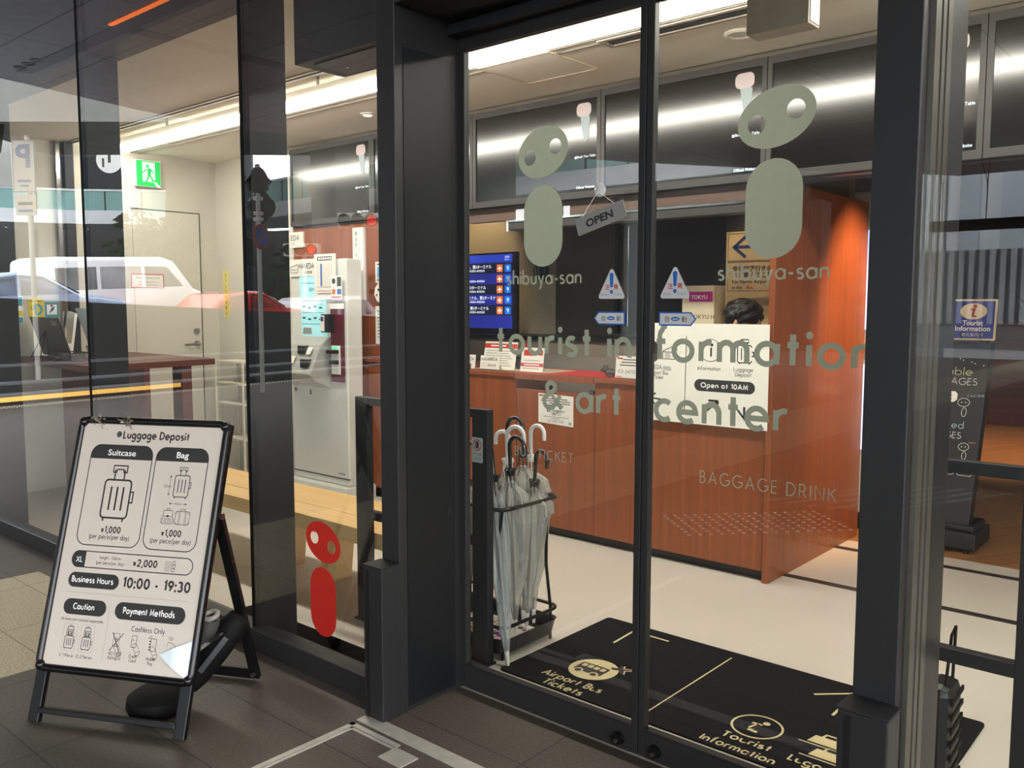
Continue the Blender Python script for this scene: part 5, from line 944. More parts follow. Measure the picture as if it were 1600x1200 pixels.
def card(x0, x1, z0, z1, zh, txt, tw):
    r = .038; A.poly(K, [(x0, zh), (x1, zh)] + arc(x1 - r, z1 - r, r, r, 0, 90, 8) + arc(x0 + r, z1 - r, r, r, 90, 180, 8)); A.line(K, rr_pts(x0, z0, x1, z1, r, 8), .0035, 1, True); A.ft(W_, txt, (x0 + x1) / 2, zh + .013, .030, 'c', 2, width=tw, bold=.015)
card(.075, .338, .433, .789, .739, 'Suitcase', .120); card(.354, .570, .433, .788, .740, 'Bag', .052)
def case(x, z, wd, ht, lw): # body wd x ht, standing on stubs, with a pull handle
    A.line(K, rr_pts(x, z, x + wd, z + ht, wd * .13, 5), lw, 1, True)
    for k in (.27, .5, .73): A.line(K, [(x + wd * k, z + ht * .2), (x + wd * k, z + ht * .82)], lw * 1.1)
    A.line(K, [(x + wd * .32, z + ht), (x + wd * .32, z + ht * 1.27)], lw * .9); A.line(K, [(x + wd * .68, z + ht), (x + wd * .68, z + ht * 1.27)], lw * .9); A.line(K, [(x + wd * .24, z + ht * 1.2), (x + wd * .24, z + ht * 1.38), (x + wd * .76, z + ht * 1.38), (x + wd * .76, z + ht * 1.2), (x + wd * .64, z + ht * 1.2), (x + wd * .62, z + ht * 1.28), (x + wd * .38, z + ht * 1.28), (x + wd * .36, z + ht * 1.2)], lw * .7, 1, True)
    for k in (.12, .88): A.line(K, [(x + wd * k, z), (x + wd * (k + (.02 if k < .5 else -.02)), z - ht * .09)], lw)
    A.line(K, [(x + wd, z + ht * .70), (x + wd * 1.12, z + ht * .70), (x + wd * 1.12, z + ht * .42), (x + wd, z + ht * .42)], lw * .8)
case(.157, .531, .112, .134, .0065); A.text(K, '\u00a51,000', .172, .478, .024, .19, width=.083); A.text(K, '(per piece/per day)', .127, .456, .018, .11, width=.168)
case(.447, .617, .060, .075, .0032); A.text(K, '\u00a51,000', .423, .480, .024, .19, width=.082); A.text(K, '(per piece/per day)', .383, .456, .018, .11, width=.165)
A.text(K, '55cm', .404, .648, .010, .12, width=.03); A.line(K, [(.428, .624), (.428, .688)], .0014); A.line(K, [(.440, .593), (.457, .593)], .0014); A.line(K, [(.491, .593), (.506, .593)], .0014); A.text(K, '40cm', .474, .589, .009, .12, 'c', width=.028)
for a in ((.428, .692, 0, 1), (.428, .620, 0, -1), (.436, .593, -1, 0), (.510, .593, 1, 0)):
    x, y, dx, dy = a; A.poly(K, [(x, y), (x - dx * .008 - dy * .004, y - dy * .008 - dx * .004), (x - dx * .008 + dy * .004, y - dy * .008 + dx * .004)][::1])
x, y = .418, .523; A.line(K, rr_pts(x, y, x + .042, y + .026, .004, 3), .0018, 1, True); A.line(K, rr_pts(x + .002, y + .026, x + .040, y + .046, .003, 3), .0018, 1, True); A.line(K, [(x + .015, y + .046), (x + .015, y + .052), (x + .027, y + .052), (x + .027, y + .046)], .0018); A.line(K, rr_pts(x + .008, y + .006, x + .034, y + .018, .002, 2), .0016, 1, True); A.line(K, [(x + .008, y + .013), (x + .034, y + .013)], .0014); A.rect(K, x + .017, y + .023, x + .025, y + .030); A.line(K, rr_pts(x - .005, y + .002, x, y + .018, .002, 2), .0014, 1, True); A.line(K, rr_pts(x + .042, y + .002, x + .047, y + .018, .002, 2), .0014, 1, True)
x, y = .470, .523; A.line(K, rr_pts(x, y, x + .058, y + .045, .006, 3), .0018, 1, True); A.line(K, [(x + .02, y + .045), (x + .02, y + .052), (x + .038, y + .052), (x + .038, y + .045)], .0018)
for k in (.014, .019, .039, .044): A.line(K, [(x + k, y), (x + k, y + .045)], .0014)
for a, b, c_, d_ in ((0, .01, .01, 0), (.048, 0, .058, .01), (0, .035, .01, .045), (.048, .045, .058, .035)): A.line(K, [(x + a, y + b), (x + c_, y + d_)], .0014)
# XL row
A.line(K, rr_pts(.073, .356, .571, .411, .0274, 8), .0035, 1, True); A.poly(K, [(.129, .411), (.1, .411)] + arc(.1004, .3835, .0274, .0274, 90, 270, 10) + [(.129, .356)]); A.ft(W_, 'XL', .104, .373, .026, 'c', 2, width=.027, bold=.015)
A.text(K, 'height : 130cm~', .234, .3875, .011, .11, 'c', width=.092); A.text(K, '(per piece/per day)', .234, .3695, .012, .10, 'c', width=.115); A.text(K, '\u00a52,000', .328, .371, .026, .19, width=.100)
for k in range(5): A.line(K, [(.461 + k * .006, .364), (.461 + k * .006, .398)], .0012)
for k in range(3): A.line(K, rr_pts(.490, .363 + k * .012, .500, .374 + k * .012, .002, 2), .0016, 1, True)
def pill(x0, x1, z0, z1, txt, sz, tw, dz=0.): A.rrect(K, x0, z0, x1, z1, (z1 - z0) / 2 * .998); A.text(W_, txt, (x0 + x1) / 2 - .004, (z0 + z1) / 2 - sz * .42 + dz, sz, .16, 'c', 2, width=tw)
pill(.072, .284, .287, .338, 'Business Hours', .022, .174); A.text(K, '10:00 - 19:30', .300, .297, .037, .2, width=.274)
for k in range(100): A.rect('grey', .075 + k * .00497, .2685, .0778 + k * .00497, .2705)
pill(.072, .250, .195, .248, 'Caution', .022, .088); pill(.287, .571, .193, .250, 'Payment Methods', .023, .208)
for k in range(34): A.rect('grey', .265, .055 + k * .0055, .267, .058 + k * .0055)
A.text(K, 'All items are counted separately', .071, .1735, .0105, .11, width=.176); A.text(K, 'Cashless Only', .366, .157, .018, .12, width=.134)
for cx in (.119, .191):
    case(cx - .018, .083, .036, .040, .0022); A.line(K, rr_pts(cx - .014, .126, cx + .014, .143, .003, 3), .002, 1, True); A.line(K, rr_pts(cx - .012, .143, cx + .012, .154, .002, 3), .002, 1, True); A.line(K, rr_pts(cx - .008, .129, cx + .008, .138, .002, 2), .0016, 1, True); A.line(K, [(cx - .005, .154), (cx - .005, .158), (cx + .005, .158), (cx + .005, .154)], .0016)
    A.line('grey', rr_pts(cx - .028, .074, cx + .028, .164, .006, 4), .0008, 1, True)
A.text(K, 'X 1 Piece', .089, .0535, .011, .11, width=.058); A.text(K, 'O 2 Pieces', .159, .0535, .011, .11, width=.066)
def handicon(cx, cz): A.line(K, [(cx + .004, cz - .024), (cx - .004, cz - .012), (cx - .006, cz), (cx + .002, cz + .004), (cx + .014, cz - .006), (cx + .020, cz - .018)], .0014); A.line(K, [(cx + .006, cz - .026), (cx + .024, cz - .020), (cx + .022, cz - .034), (cx + .008, cz - .036)], .0014, 1, True)
x, z = .312, .116; A.line(K, rr_pts(x - .012, z - .012, x + .012, z + .03, .002, 2), .0014, 1, True); A.disc('grey', x, z + .012, .006); handicon(x + .002, z - .008); A.line(K, [(x - .022, z - .028), (x + .026, z + .032)], .0026, 2); A.line(K, [(x - .018, z + .032), (x + .018, z - .030)], .0026, 2)
x = .388; A.line(K, rr_pts(x - .014, z - .01, x + .006, z + .028, .002, 2), .0016, 1, True); A.rect('grey', x - .012, z + .012, x - .002, z + .016); handicon(x, z)
x = .459; A.line(K, rr_pts(x - .008, z - .016, x + .014, z + .024, .003, 2), .0016, 1, True); handicon(x, z - .004)
for k in range(4): A.line(K, [(x - .014, z - .012 + k * .009), (x - .008, z - .012 + k * .009)], .004)
for r in (.006, .011): A.line(K, arc(x - .008, z + .02, r, r, 70, 170, 6), .0014)
x = .528
for r in (.005, .010, .015): A.line(K, arc(x, z + .02, r, r, 45, 135, 6), .0014)
A.line(K, [(x - .012, z + .004), (x - .008, z + .018), (x + .01, z + .016), (x + .022, z + .004)], .0014)
A.text(K, 'NO CASH', .315, .074, .0115, .12, 'c', width=.052); A.text(K, 'PAYMENT', .315, .059, .0115, .12, 'c', width=.052); A.text(K, 'Credit', .389, .072, .0115, .12, 'c', width=.034); A.text(K, 'Card', .389, .058, .0115, .12, 'c', width=.028); A.text(K, 'Mobile', .46, .069, .0115, .12, 'c', width=.038); A.text(K, 'Pay', .46, .054, .0115, .12, 'c', width=.02)
A.build(sh)
# clear cover sheet corner curling up, its glare painted in as blue-white colour
m = MB(); nx, ny = 10, 10; vs = []; vsf = []
for i in range(nx + 1):
    for j in range(ny + 1):
        a, b = i / nx, j / ny; x = .492 + a * .126; z = .021 + (.072 + .053 * a) * b + .072 * (1 - a) * (1 - b) * 1.0; d = .008 + .014 * math.sin(PI * a) * (1 - b * .6) + .01 * (1 - abs(2 * a - 1)) * b; vs.append(pt(x, z, d))
m.add(vs, [(i * (ny + 1) + j, (i + 1) * (ny + 1) + j, (i + 1) * (ny + 1) + j + 1, i * (ny + 1) + j + 1) for i in range(nx) for j in range(ny)]); m.flat = True
m.build('curled_corner_glare', mat('cover_sheet_back', 'dfe9ee', .3, 0, .08, 30, bump=.3), sh, smooth=True, label='curled corner of the clear cover sheet, its glare painted white')
# rear frame
hl = pt(.012, .56, -.02); hr = pt(.628, .56, -.02); bl = o0 + Bk * .51 + U * .012; br_ = o0 + Bk * .51 + U * .628
for a, b in ((hl, bl), (hr, br_)): MB().bar(a, b + Vector((0, 0, .015)), .04, .022, N).build('rear_leg', BLACKM, t, bev=.003)
MB().bar(bl + Vector((0, 0, .03)), br_ + Vector((0, 0, .03)), .022, .04).build('rear_rail', BLACKM, t, bev=.003)
MB().bar(o0 + U * .634 + V_ * .30 - N * .02, hr.lerp(br_, .60), .006, .022, U).build('link_arm', BLACKM, t)
m = MB(); m.cyl(br_ + Vector((.01, -.01, .035)), br_ + Vector((.02, -.03, .035)), .008, 10); m.cyl(hr, hr + U * .02, .012, 12); m.build('bolt', STAIN, t)
# weight under the board
t = T('sign_weight', 'round black rubber weight lying on the paving under the A-board', 'weight', (-2.96, 1.52, 0)); c = Vector((-3.03, 1.50, 0))
m = MB(); m.lathe([(.0, .0), (.08, .0), (.105, .015), (.115, .04), (.11, .07), (.08, .09), (.04, .098), (0, .1)], c, 32); m.build('body', RUBBER, t, smooth=True)
t = T('black_duffel_roll', 'black rolled tube bag with a pale ring end strapped behind the A-board', 'bag', (-3.05, 1.75, .05)); a = Vector((-3.0, 1.60, .08)); b = Vector((-2.90, 1.765, .32))
MB().tube([a, a.lerp(b, .15), a.lerp(b, .5), a.lerp(b, .9), b], [.04, .05, .054, .052, .044], 20).build('body', mat('black_nylon', '0c0c0d', .7, 0, .2, 40, bump=.3, spec=.2), t, smooth=True)
MB().tube([Vector((-2.945 + .028 * math.cos(q), 1.67 + .028 * math.sin(q) * .9, .343 + .008 * math.sin(q))) for q in [2 * PI * i / 20 for i in range(20)]], .0095, 10, True).build('ring', mat('pale_ring', 'a9a49a', .4), t, smooth=True)
MB().tube([Vector((-2.99, 1.66, .22)), Vector((-2.96, 1.665, .29)), Vector((-2.946, 1.67, .335))], [.05, .045, .034], 16).build('neck', mat('grey_nylon', '4b4a49', .6), t, smooth=True)
MB().bar(a.lerp(b, .3) + Vector((.05, -.045, 0)), a.lerp(b, .8) + Vector((.052, -.045, 0)), .02, .006, (1, -1, 0)).build('strap', mat('grey_webbing', '3a3b3d', .5), t)
# ------------------------------------------------------------------ canopy over the forecourt
SOF = bricks('soffit_panels', '858184', '8c888a', '121112', 2.4, 1.2, .016, .42, .0, (.6, .5, 0), metal=.1)
CAN = [(-15.0, 5), (-15.05, -1.1), (-15.6, -3.6), (-15.6, -6.2), (-14.2, -9), (-12, -13.5), (-6.6, -21.7), (7, -21.7), (7, 2.09), (-7.7, 2.09), (-7.7, 5)]
S('canopy_ceiling', MB().prism(CAN, (0, 0, 5.0), XA, YA, .5), SOF)
m = MB(); m.box(-7.7, 7, 2.06, 2.12, 4.9, 5.1); S('trim_16', m, STEEL)
def soffit_lamp(x, y, lab, c, e, r=.075, spot=0.):
    t = T('canopy_downlight', lab, 'downlight', (x, y, 4.99), group='recessed downlights in the canopy'); MB().lathe([(r, 0), (r + .02, 0), (r + .02, -.008), (r, -.008)], (x, y, 5.0), 24).build('ring', STEEL2, t); MB().cyl((x, y, 5.0), (x, y, 4.995), r, 20).build('lens', glow('lens_%s' % c, c, e), t)
    if spot: lamp('SPOT', 'added_downlight_lamp', (x, y, 4.97), spot, lin('fff0dc'), t, (x, y, 0), spot_size=2.0, spot_blend=.9, shadow_soft_size=.12)
for i, x in enumerate((-14.15, -13.86, -13.55)): soffit_lamp(x, -1.08, ('first', 'middle', 'last')[i] + ' of three amber downlights in the canopy, seen mirrored at upper left', 'ffc070', 5.)
for i, y in enumerate((-2.28, -2.56)): soffit_lamp(-11.18, y, ('nearer', 'farther')[i] + ' of two white downlights in the canopy, seen mirrored beside the ceiling tiles', 'fff0dc', 5.)
for i, (x, y, p) in enumerate(((-2.6, -.9, 34), (-.4, -1.2, 34), (-4.6, -.6, 24), (-2.2, -4.5, 34))): soffit_lamp(x, y, 'round canopy downlight added over the forecourt, out of view, to light the A-board', 'fff0dc', 5., spot=p)  # unseen lamps, added to brighten the A-board and forecourt
t = T('orange_light_strip', 'thin orange light strip in the canopy, seen mirrored at the top left', 'light strip', (-9.4, -1.05, 4.98)); MB().box(-11.18, -7.8, -1.08, -1.02, 4.985, 5.0).build('diffuser', glow('orange_strip', 'ff7a28', 3.), t)
S('trim_14', MB().box(-14.4, -7.0, -1.32, -1.10, 4.992, 5.0), BLACK); S('trim_15', MB().box(-11.30, -11.05, -8, -1.32, 4.992, 5.0), BLACK)
# ------------------------------------------------------------------ terrace steps, road
D = Vector((-.14, -.99, 0)).normalized(); E_ = Vector((-D.y, D.x, 0)) * 1.0  # D runs along the street, E_ points to the forecourt
E_ = Vector((D.y, -D.x, 0)); E_ = E_ if E_.x < 0 else -E_      # away from the shop
def along(m, s0, s1, e0, e1, z0, z1, zz=None):
    b = Vector((-14.35, -.4, 0)); q = [b + D * s + E_ * e for s, e in ((s0, e0), (s1, e0), (s1, e1), (s0, e1))]; t0, t1 = zz or (z1, z1)
    return m.add([(p.x, p.y, z0) for p in q] + [(q[0].x, q[0].y, t0), (q[1].x, q[1].y, t1), (q[2].x, q[2].y, t1), (q[3].x, q[3].y, t0)], [(3, 2, 1, 0), (4, 5, 6, 7), (0, 1, 5, 4), (1, 2, 6, 5), (2, 3, 7, 6), (3, 0, 4, 7)])
STN = mat('black_stone', '161618', .45, 0, .1, 6); NOS = mat('grey_nosing', '8d9096', .5, 0, .05, 6)
t = T('terrace_steps', 'black stone terrace steps with grey nosings along the street, seen mirrored low in the left glass', 'steps', (-15, -6, 0), kind='structure')
for k, (e, z0, z1) in enumerate(((0, 0, .15), (.36, .15, .30), (.72, .30, .56))):
    along(MB(), -4, 14, e, e + 3.0, z0 if k else 0, z1 - .03).build('riser', STN, t); along(MB(), -4, 14, e - .015, e + .37, z1 - .03, z1).build('nosing', NOS, t)
along(MB(), -4, 14, 1.09, 1.5, .5, 1.6, (1.83, 1.08)).build('parapet', STN, t)
along(MB(), -4, 3.4, -.03, -.005, .05, .12).build('step_light', glow('amber_strip', 'ffc860', 2.6), t)
def dots(name, lab, pts, st):
    t = T(name, lab, 'tactile paving', (pts[0][0], pts[0][1], 0)); m = MB(); base = MB(); n = 0
    p0, p1, w_ = Vector((*pts[0], 0)), Vector((*pts[1], 0)), pts[2]; d = (p1 - p0); L_ = d.length; d.normalize(); e = Vector((-d.y, d.x, 0))
    q = [p0 - e * w_ / 2, p1 - e * w_ / 2, p1 + e * w_ / 2, p0 + e * w_ / 2]; base.add([(a.x, a.y, z) for z in (0, .004) for a in q], [(3, 2, 1, 0), (4, 5, 6, 7), (0, 1, 5, 4), (1, 2, 6, 5), (2, 3, 7, 6), (3, 0, 4, 7)]); base.build('tile_strip', mat('tactile_base', '55524d', .5), t)
    i = .06
    while i < L_:
        j = -w_ / 2 + .05
        while j < w_ / 2: c = p0 + d * i + e * j; m.lathe([(.014, .004), (.012, .009), (.006, .012), (0, .0125)], c, 8); j += st
        i += st
    o = m.build('studs', mat('bright_stud', 'dcdcd6', .3, .6, .02, 30), t); o['kind'] = 'stuff'
b = Vector((-14.35, -.4, 0)); q0 = b - E_ * .35 - D * 1; q1 = b - E_ * .35 + D * 6
dots('tactile_paving', 'strip of steel tactile studs in front of the terrace steps, seen mirrored at the left', ((q0.x, q0.y), (q1.x, q1.y), .3), .075)
dots('tactile_paving', 'steel tactile stud paving outside the doors, seen mirrored over the counter front', ((-3.05, -.35), (-2.25, -1.25), .62), .075)
m = MB()
for k in range(4): m.bar((-2.9 + k * .16, -1.5 - k * .03, .004), (-2.0 + k * .16, -3.6 - k * .03, .004), .03, .008)
o = m.build('guide_bars', STAIN); tag(o, 'four long steel guide bars set in the paving behind the tactile studs', 'tactile paving')
ASP = mat('asphalt', '55575a', .8, 0, .12, 3)
m = MB(); m.add([(-15.9, 10, 1.1), (-60, 10, 1.1), (-60, -60, -2.6), (-15.9, -60, -2.6)], [(0, 1, 2, 3)]); m.flat = True; S('road', m, ASP)
m = MB(); m.add([(-400, -400, -2.8), (400, -400, -2.8), (400, 400, -2.8), (-400, 400, -2.8)], [(0, 1, 2, 3)]); m.flat = True; S('ground', m, ASP)
# ------------------------------------------------------------------ vehicles (length along local x, nose at +x)
WIN = mat('car_glass', '1a2228', .05, 0, .05, 4, spec=.9)
def car(lab, kind, hexc, x, y, z, hd, cat='car'):
    t = T({'van': 'van', 'sedan': 'car', 'wagon': 'car', 'taxi': 'taxi'}[kind], lab, cat, (0, 0, 0))
    if kind == 'van':
        L_, W_, prof, win, ws = 4.7, .85, [(-2.3, .25), (-2.35, 1.0), (-2.25, 1.9), (-2.0, 1.98), (1.0, 1.96), (1.35, 1.85), (1.95, 1.1), (2.3, .95), (2.35, .35), (2.2, .22)], [[(-2.1, 1.15), (-2.1, 1.7), (-1.0, 1.72), (-1.0, 1.15)], [(-.9, 1.15), (-.9, 1.72), (.3, 1.72), (.3, 1.15)], [(.4, 1.15), (.4, 1.72), (1.1, 1.7), (1.6, 1.15)]], ((1.95, 1.12), (1.38, 1.84))
    elif kind == 'wagon':
        L_, W_, prof, win, ws = 4.4, .84, [(-2.1, .25), (-2.15, .9), (-1.9, 1.5), (-1.6, 1.62), (.2, 1.6), (.5, 1.5), (1.15, .98), (2.0, .82), (2.15, .4), (2.0, .22)], [[(-1.95, 1.0), (-1.75, 1.42), (-.9, 1.48), (-.9, 1.0)], [(-.8, 1.0), (-.8, 1.48), (.1, 1.48), (.75, 1.0)]], ((1.15, 1.0), (.52, 1.49))
    else:
        L_, W_, prof, win, ws = 4.5, .84, [(-2.15, .28), (-2.2, .85), (-1.6, .98), (-.95, 1.40), (-.3, 1.46), (.25, 1.42), (1.05, .96), (2.05, .80), (2.2, .45), (2.1, .22)], [[(-1.3, .98), (-.85, 1.33), (-.35, 1.38), (-.35, .98)], [(-.27, .98), (-.27, 1.38), (.2, 1.35), (.85, .98)]], ((1.05, .98), (.27, 1.41))
    paint = mat('paint_' + hexc, hexc, .22, .1, .03, 3, coat=.6)
    MB().prism(prof, (0, W_, 0), XA, ZA, 2 * W_).build('body', paint, t, bev=.12, seg=3)
    for s_ in (-1, 1):
        for w_ in win:
            m = MB(); yy = s_ * (W_ - .012); m.prism(w_, (0, yy + .012, 0), XA, ZA, .024); m.build('window', WIN, t)
        for wx in (-1.35, 1.38):
            wh = MB().cyl((wx, s_ * (W_ - .16), .31), (wx, s_ * (W_ + .01), .31), .31, 24).build('wheel', RUBBER, t); MB().cyl((wx, s_ * (W_ - .05), .31), (wx, s_ * (W_ + .018), .31), .19, 16).build('hub_cap', STAIN, wh)
        MB().box(prof[-2][0] - .12, prof[-2][0] + .03, s_ * .72 - .14, s_ * .72 + .14, .60, .76).build('headlamp', mat('lamp_glass', 'd8dde0', .1), t, bev=.03); MB().box(prof[1][0] - .03, prof[1][0] + .08, s_ * .70 - .12, s_ * .70 + .12, .72, .88).build('tail_lamp', INK['red'], t, bev=.02)
    (x0, z0), (x1, z1) = ws; m = MB(); m.add([(x0 + .02, -W_ + .08, z0), (x0 + .02, W_ - .08, z0), (x1 + .02, W_ - .14, z1), (x1 + .02, -W_ + .14, z1), (x0 - .02, -W_ + .08, z0), (x0 - .02, W_ - .08, z0), (x1 - .02, W_ - .14, z1), (x1 - .02, -W_ + .14, z1)], [(0, 1, 2, 3), (7, 6, 5, 4), (0, 4, 5, 1), (1, 5, 6, 2), (2, 6, 7, 3), (3, 7, 4, 0)]); m.build('windscreen', WIN, t)
    if kind == 'taxi': MB().box(-.35, .0, -.3, .3, 1.45, 1.6).build('roof_light', INK['white'], t, bev=.03)
    t.location = (x, y, z); t.rotation_euler = (0, -math.radians(3), hd); return t
HD = math.atan2(-.985, -.17)
car('white delivery van mirrored in the left glass, farther lane', 'van', 'e8eaec', -23.6, -6.7, .82, HD, 'van'); car('white van mirrored at the far left edge, behind the blue car', 'van', 'dfe2e4', -24.4, -.9, .95, HD, 'van')
car('pale blue sedan mirrored at the far left, nearest lane', 'sedan', '8fa3c4', -20.0, -2.9, .74, HD); car('red hatchback mirrored beside the yellow pole notice', 'sedan', 'c02820', -21.3, -9.0, .46, HD)
car('silver car mirrored behind the red one', 'wagon', 'b6b9bc', -25.8, -12.2, .25, HD); car('white wagon mirrored over the ticket machine', 'wagon', 'e4e6e8', -22.6, -13.4, .22, HD); car('white taxi with a roof light mirrored beside the pillar', 'taxi', 'dadde2', -24.4, -18.6, -.06, HD, 'taxi')
# ------------------------------------------------------------------ footbridge, expressway, buildings
WHT = mat('white_deck', 'dfe3e6', .5, 0, .03, .5); TEAL = mat('teal_glass', '86b3b0', .12, 0, .04, .6, spec=.6)
BR = [(-58, -9, 8), (-55.3, -14.9, 8), (-53.2, -18.7, 8), (-49, -23, 8), (-42.5, -25, 8), (-33, -24.4, 8), (-25, -25.5, 8), (-16, -27, 8.2), (-6, -27, 8.2), (6, -27, 8.2)]
t = T('footbridge', 'long curved white footbridge with pale teal glass railings, mirrored across the glass', 'footbridge', (-40, -24, 0))
for i in range(len(BR) - 1):
    a, b = Vector(BR[i]), Vector(BR[i + 1]); d = (b - a).normalized(); nrm = Vector((-d.y, d.x, 0))
    MB().bar(a - Vector((0, 0, 1.5)) , b - Vector((0, 0, 1.5)), 4.5, .75).build('deck', WHT, t)
    for s_ in (-1, 1):
        k = int((b - a).length / 2.2) + 1
        MB().bar(a + nrm * 2.2 * s_ - Vector((0, 0, .58)), b + nrm * 2.2 * s_ - Vector((0, 0, .58)), .04, 1.05).build('glass_panel', TEAL, t)
        MB().bar(a + nrm * 2.2 * s_, b + nrm * 2.2 * s_, .12, .1).build('handrail', WHT, t)
        for j in range(k): p = a.lerp(b, j / k) + nrm * (2.2 * s_ + .0); MB().bar(p + Vector((0, 0, -1.15)), p, .1, .08).build('rail_post', STEEL2, t)
for i, q in enumerate(((-54, -17), (-38, -24.8), (-20, -26.2))): MB().cyl((q[0], q[1], -2.8), (q[0], q[1], 6.2), .6, 20).build('pier', mat('pier_grey', '8e9090', .7), t)
CO = mat('expressway_concrete', '8b8c88', .85, 0, .14, .7, (1, 1, .3)); t = T('expressway', 'grey concrete expressway girder crossing high over the street, mirrored at the left', 'expressway', (-36, -12, 0))
EX = [(-44, 6), (-39, -9.5), (-31.5, -16), (-27.4, -20), (-20, -30)]
for i in range(4): MB().bar((*EX[i], 9.3), (*EX[i + 1], 9.3), 7, 2.3).build('girder', CO, t)
for q in ((-40, -5), (-29, -18.5)): MB().box(q[0] - .8, q[0] + .8, q[1] - .8, q[1] + .8, -2.8, 8.2).build('pier', CO, t)
def building(lab, x, y, w_, d_, h, hd, body, bands, n, name='building', z0=-2.8, louvre=False):
    t = T(name, lab, 'building', (0, 0, 0)); MB().box(-w_ / 2, w_ / 2, -d_ / 2, d_ / 2, z0, h).build('block', body, t)
    if louvre:
        for k in range(n): X = -w_ / 2 + (k + .5) * w_ / n; MB().box(X - w_ / n * .25, X + w_ / n * .25, d_ / 2, d_ / 2 + .35, z0 + 3, h).build('fin', bands, t)
    else:
        for k in range(n): z = 1 + k * (h - 1) / n; MB().box(-w_ / 2 - .04, w_ / 2 + .04, -d_ / 2 - .04, d_ / 2 + .04, z + .9, z + .9 + (h - 1) / n * .55).build('window_band', bands, t)
    t.location = (x, y, 0); t.rotation_euler = (0, 0, hd); return t
GWN = bricks('curtain_wall', '8ea2b4', '9fb2c2', '5a6570', 1.6, 3.2, .06, .15, 0, (0, 0, 0), (PI / 2, 0, 0)); NAV = mat('navy_cladding', '20242e', .4, 0, .08, .4); LGT = mat('pale_cladding', 'a9b4bd', .5, 0, .06, .3); WGT = mat('white_cladding', 'd4d9dd', .6, 0, .05, .3); BLG = mat('window_blue', '5d7388', .12, 0, .15, .5)
b_ = building('pale blue office block with ribbon windows mirrored at the far left', -82, -20, 22, 14, 30, .6, LGT, BLG, 8); b_ = building('tall navy clad building with a round white emblem, mirrored in the first dark fin', -63, -26, 7, 10, 26, .85, NAV, mat('navy_glass', '151922', .2), 4)
A = Art((3.6, 5.2, 0), (0, -1, 0), ZA); 
A = Art((3.56, -5, 0), YA, ZA); A.disc('white', 4.6, 11.4, .9); A.rect('black', 4.5, 11.2, 4.7, 12.2, 2); A.rect('black', 4.95, 10.9, 5.1, 11.5, 2); A.build(b_)
building('white building with vertical louvers mirrored in the right glass', -13.6, -48, 3.0, 10, 16, .0, LGT, mat('white_fin', 'f0f2f2', .6), 9, louvre=True); building('pale blue panelled office tower mirrored at the right edge', -3.6, -44, 15.4, 10, 26, 0., mat('panel_blue', 'eef2f4', .35, 0, .05, .3), mat('panel_blue_dark', 'c8d2d8', .35, 0, .06, .3), 9, louvre=True)
building('grey terrace block with brown louvers mirrored above the ticket machine', -43.5, -31.0, 7.5, 3, 16, 2.25, mat('grey_render', '77797a', .7, 0, .06, .4), mat('brown_louver', '5a4a44', .6), 12, louvre=True)
building('dark building added behind the footbridge to keep the door reflection dark', -27, -47.5, 20, 10, 24, .25, mat('reflection_blocker', '2e3033', .6, 0, .05, .4), mat('reflection_blocker_glass', '1c2024', .2), 6); building('grey corner building with window bands mirrored above the ticket machine', -52, -44, 8, 8, 22, .7, LGT, BLG, 7); building('tan building with blue windows mirrored between the taller ones', -92, 4, 12, 12, 18, .4, WGT, BLG, 5)  # first block is added, to keep the door reflections dark
t = T('backdrop', 'added dark shade viaduct under the footbridge, mirrored above the cars', 'backdrop', (-50, -26, -2.8)); VD = mat('dark_backdrop', '3c3d3f', .8, 0, .12, .5)  # added dark wall: stands in for shade under the bridge, hides bright sky
VP = [(-66, -8), (-60, -20), (-50, -30), (-36, -34), (-16, -36)]
building('dark block added to hide bright sky mirrored between the white door and the second fin', -40.5, -19.5, 3.6, 3, 16, 2.3, VD, mat('dark_block_glass', '26282b', .3), 5)  # made-up dark mass, added to hide bright sky in the left reflection
for i in range(4): MB().bar((*VP[i], 1.8), (*VP[i + 1], 1.8), 1.5, 9.2).build('wall', VD, t)
building('pale neighbouring block beyond the left end of the glass front', -44, 26, 16, 14, 22, .3, LGT, BLG, 6); building('white neighbouring block behind the pale one', -22, 44, 16, 14, 26, .1, WGT, BLG, 7); building('tan neighbouring block across the street end', -66, 12, 14, 14, 20, .6, mat('tan_cladding', 'b3a894', .7, 0, .05, .3), BLG, 6)
def tree(lab, x, y, z, r, h):
    t = T('street_tree', lab, 'tree', (x, y, z)); rn = random.Random(int(x * 7 + y)); MB().tube([(x, y, z), (x + .1, y, z + h * .6)], [.16, .09], 8).build('trunk', mat('bark', '4a3d30', .9), t)
    m = MB(); m.flat = True
    for k in range(420):
        p = Vector((rn.gauss(0, 1), rn.gauss(0, 1), rn.gauss(0, 1))).normalized() * r * rn.uniform(.4, 1); p.z *= .9; a = Vector((rn.gauss(0, 1), rn.gauss(0, 1), rn.gauss(0, .6))).normalized() * .28; b = a.orthogonal().normalized() * .16; c = Vector((x, y, z + h)) + p; m.add([c - a, c + b, c + a, c - b], [(0, 1, 2, 3)])
    m.build('foliage', mat('leaves', '38502f', .7, 0, .4, 2), t)
tree('green street tree mirrored in the first dark fin above the van', -36, -14.2, 0, 2.3, 3.6); tree('green street tree mirrored left of the ticket machine', -33, -20.5, -.5, 2.4, 3.0)
def signpost(lab, x, y, zt, cat='street sign'):
    t = T('street_sign', lab, cat, (x, y, 0)); MB().cyl((x, y, 0), (x, y, zt), .04, 12).build('pole', GREYM, t, smooth=True); return t
